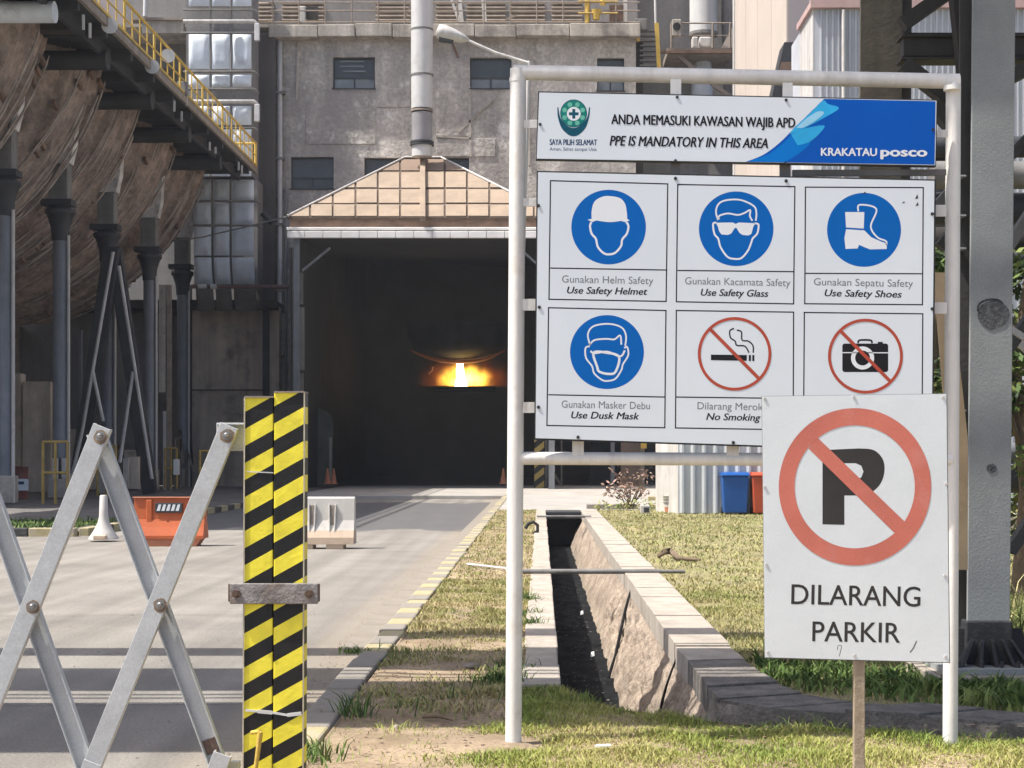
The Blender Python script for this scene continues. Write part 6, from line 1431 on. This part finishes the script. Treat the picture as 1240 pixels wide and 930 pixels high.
for (y0_, y1_) in ((28, 49), (126, 147)): mb = MB(); mb.pbox(308, 314, y0_, y1_, 76.2, .2); mb.build('light_tube_box', m_flue, ud, bevel=.03)
# horizontal red-brown pipe at mid height
mb = MB(); mb.tube([P(232, 347, 75.2), P(352, 347.5, 75.2)], .1, 10); t = thing('rusty_crossover_pipe', P(232, 347, 75.2), 'thin rusty crossover pipe running level to the tunnel house corner', 'pipe'); mb.build('pipe_run', mat('red_brown_pipe', (.16, .09, .075), .6, var=.3), t)
mb = MB(); mb.tube([P(240, 346.6, 75.0), P(250, 346.6, 75.0)], .11, 8); mb.tube([P(255, 346.8, 75.0), P(262, 346.8, 75.0)], .11, 8); mb.build('lagging', m_flue, t)
mb = MB(); mb.tube([P(x, y, 74-.18*(352-x)*.1*0-.0*x) for x, y in smooth_pts([(8, 281), (60, 290), (120, 294), (190, 293), (240, 288), (262, 283), (305, 273), (350, 262)], 4)], .035, 6)
tag(mb.build('sagging_cable', m_steelmid, loc=P(8, 281, 74)), 'thin grey cable sagging across the columns to the tunnel roof corner', 'cable')
tag(MB().tube([P(318, 258, 75), P(330, 270, 75)], .16, 8).build('cable_insulator', m_steeldark, loc=P(318, 258, 75)), 'small dark bracket on the cable left of the roof corner', 'insulator')

# walkway
XWk, ZW = -13.8, 15.3
wk = thing('elevated_walkway', (XWk, 60, ZW), 'elevated walkway with long yellow railing above the brown ducts, upper left', 'walkway')
mb = MB(); mb.box(XWk-9, XWk, 34, 70, ZW+.02, ZW+.12); mb.box(XWk-3, XWk, 70, 76, ZW+.02, ZW+.12); mb.build('deck', m_steeldark, wk)
mb = MB(); mb.box(XWk-.06, XWk+.06, 34, 76, ZW-.12, ZW+.2); mb.build('edge_channel', m_rustpale, wk)
mb = MB(); mb.box(XWk-.9, XWk-.75, 34, 76, ZW-.45, ZW); mb.box(XWk-3.8, XWk-3.6, 34, 76, ZW-.5, ZW); mb.build('long_beam', m_steeldark, wk)
for y in np.arange(35, 77, 3.05):
    mb = MB(); mb.box(XWk-(5.5 if y < 70 else 3), XWk-.1, y-.12, y+.12, ZW-.35, ZW+.02); mb.build('cross_beam', m_steeldark, wk)
for i, y in enumerate((46.5, 52.2, 58.2, 64.4, 70.6)):
    mb = MB(); mb.tube([(XWk-5.4, y, ZW-.6), (XWk-.6, y, ZW-.6)], .32, 14); mb.build('carrier_pipe', m_ductpan if i == 0 else m_steeldark, wk)
for y in np.arange(34, 76.1, 1.0):
    mb = MB(); k_ = .05 if int(y) % 4 == 0 else .028; mb.tube([(XWk, y, ZW+.1), (XWk, y, ZW+1.35)], k_, 6); mb.build('rail_post', m_yellow, wk)
mb = MB()
for z in (1.35,): mb.tube([(XWk, 34, ZW+z), (XWk, 76, ZW+z)], .05, 8)
mb.build('hand_rail', m_yellow, wk)
mb = MB(); mb.tube([(XWk, 34, ZW+.75), (XWk, 76, ZW+.75)], .03, 6); mb.build('mid_rail', m_yellow, wk)
mb = MB(); mb.box(XWk+.03, XWk+.06, 34, 76, ZW+.16, ZW+.3); mb.build('kick_plate', m_yellow, wk)
mb = MB(); A = (XWk, 76, ZW)
for z in (.1, 1.35): mb.tube([(XWk-4.5, 76, ZW+z), (XWk, 76, ZW+z)], .055, 6)
mb.tube([(XWk-.02, 76, ZW-.1), (XWk-.02, 76, ZW+1.4)], .08, 6); mb.build('end_rail', m_yellow, wk)
# second railing on the far side of the deck
mb = MB()
for z in (1.35, .75): mb.tube([(XWk-2.2, 50, ZW+z), (XWk-2.2, 76, ZW+z)], .04, 6)
for y in range(50, 77, 2): mb.tube([(XWk-2.2, y, ZW+.1), (XWk-2.2, y, ZW+1.35)], .035, 6)
mb.build('inner_rail', m_yellowdk, wk)
for (x, y, lab) in ((134, 34, 'first'), (185, 83, 'second'), (204, 70, 'small')):
    Yq = XWk*F/(x-VX); mb = MB(); c_ = P(x, y, Yq-.2); mb.tube([c_, c_+Vector((.05, -.3, 0))], [.16, .26], 12); mb.box(c_.x-.15, c_.x+.1, c_.y, c_.y+.2, c_.z-.1, c_.z+.18); mb.build('floodlight', m_flue, wk)
for (x, y0_, y1_) in ((101, 18, 36), (109, 28, 46), (211, 122, 135), (220, 135, 147), (254, 172, 182), (261, 178, 186), (289, 196, 206), (293, 200, 213), (226, 116, 128)):
    Yq = XWk*F/(x-VX); mb = MB(); mb.bar(P(x, y0_, Yq-.15), P(x, y1_, Yq-.15), .07, .07); mb.build('hanger', m_whitemetal, wk)
mb = MB(); mb.pbox(214, 226, 98, 115, 60.5, .3); mb.build('walkway_gearbox', m_steelmid, wk, bevel=.05)
# dark structure above the left end
dt = thing('dark_overhead_beams', P(50, 20, 50), 'dark steel beams and panel in the top left corner', 'beam')
mb = MB(); mb.box(P(-20, 0, 49).x, P(88, 0, 49).x, 49, 49.6, P(0, 36, 49).z, P(0, 18, 49).z); mb.build('girder', m_soot2, dt)
mb = MB(); mb.pbox(25, 90, 8, 10, 48.8, .2); mb.pbox(26, 82, -2, 4, 48.8, .2); mb.build('pale_strip', m_ductpan, dt)
mb = MB(); mb.pbox(-20, 20, -20, 45, 50, .5); mb.build('dark_panel', m_darkwall, dt)
fp_ = thing('left_edge_casing', P(5, 200, 51.3), 'pale grey casing pieces stacked at the left edge beside the first brown duct', 'casing')
for (x0_, x1_, y0_, y1_) in ((-30, 11, 46, 100), (-30, 12, 103, 152), (-30, 12, 156, 206)):
    mb = MB(); mb.pbox(x0_, x1_, y0_, y1_, 51.2, .5); mb.build('casing_piece', m_conc2, fp_, bevel=.06)
mb = MB(); mb.tube([P(14, 55, 51), P(15, 100, 51), P(13, 160, 51)], .1, 8); mb.build('casing_pipe', m_steelmid, fp_)
mb = MB(); A = P(95, 60, 84); B = P(232, -60, 84); mb.box(A.x, B.x, 83.2, 83.6, A.z, B.z); tag(mb.build('grey_backdrop_wall', m_mauve, loc=A), 'plain grey wall seen through the yellow railing at the top left', 'wall')
gy = thing('grey_gantry_beam', P(200, 32, 80), 'horizontal grey gantry beam behind the railing left of the duct stack', 'beam')
mb = MB(); mb.pbox(172, 222, 24, 40, 79, .4); mb.build('gantry_web', m_conc2, gy); mb = MB(); mb.pbox(158, 222, 21, 24, 78.8, .7); mb.build('gantry_flange', m_rustpale, gy)
mb = MB(); mb.tube([P(176, 20, 78.7), P(177, -20, 78.7)], .12, 8); mb.build('gantry_pipe', m_flue, gy)

# left small grass patch on the slag yard
gpatch = np.stack([rng.uniform(-13.5, -10.2, 2500), rng.uniform(34, 38, 2500), np.full(2500, -.02)], 1)
blades('yard_weeds', gpatch, .09, .04, GREEN, 'thin dark green weeds on the slag yard behind the left kerb', lean=.8)

# ------------------------------------------------------------------ dusty air
hm = bpy.data.materials.new('haze_air'); hm.use_nodes = True; N_ = hm.node_tree.nodes; N_.remove(N_['Principled BSDF'])
hv = N_.new('ShaderNodeVolumePrincipled'); hv.inputs['Color'].default_value = (.88, .92, 1, 1); hv.inputs['Density'].default_value = .00035
hm.node_tree.links.new(hv.outputs[0], N_['Material Output'].inputs['Volume'])
mb = MB(); mb.box(-70, 90, -30, 150, -2.2, 45); hz = mb.build('haze', hm); tag(hz, kind='stuff')
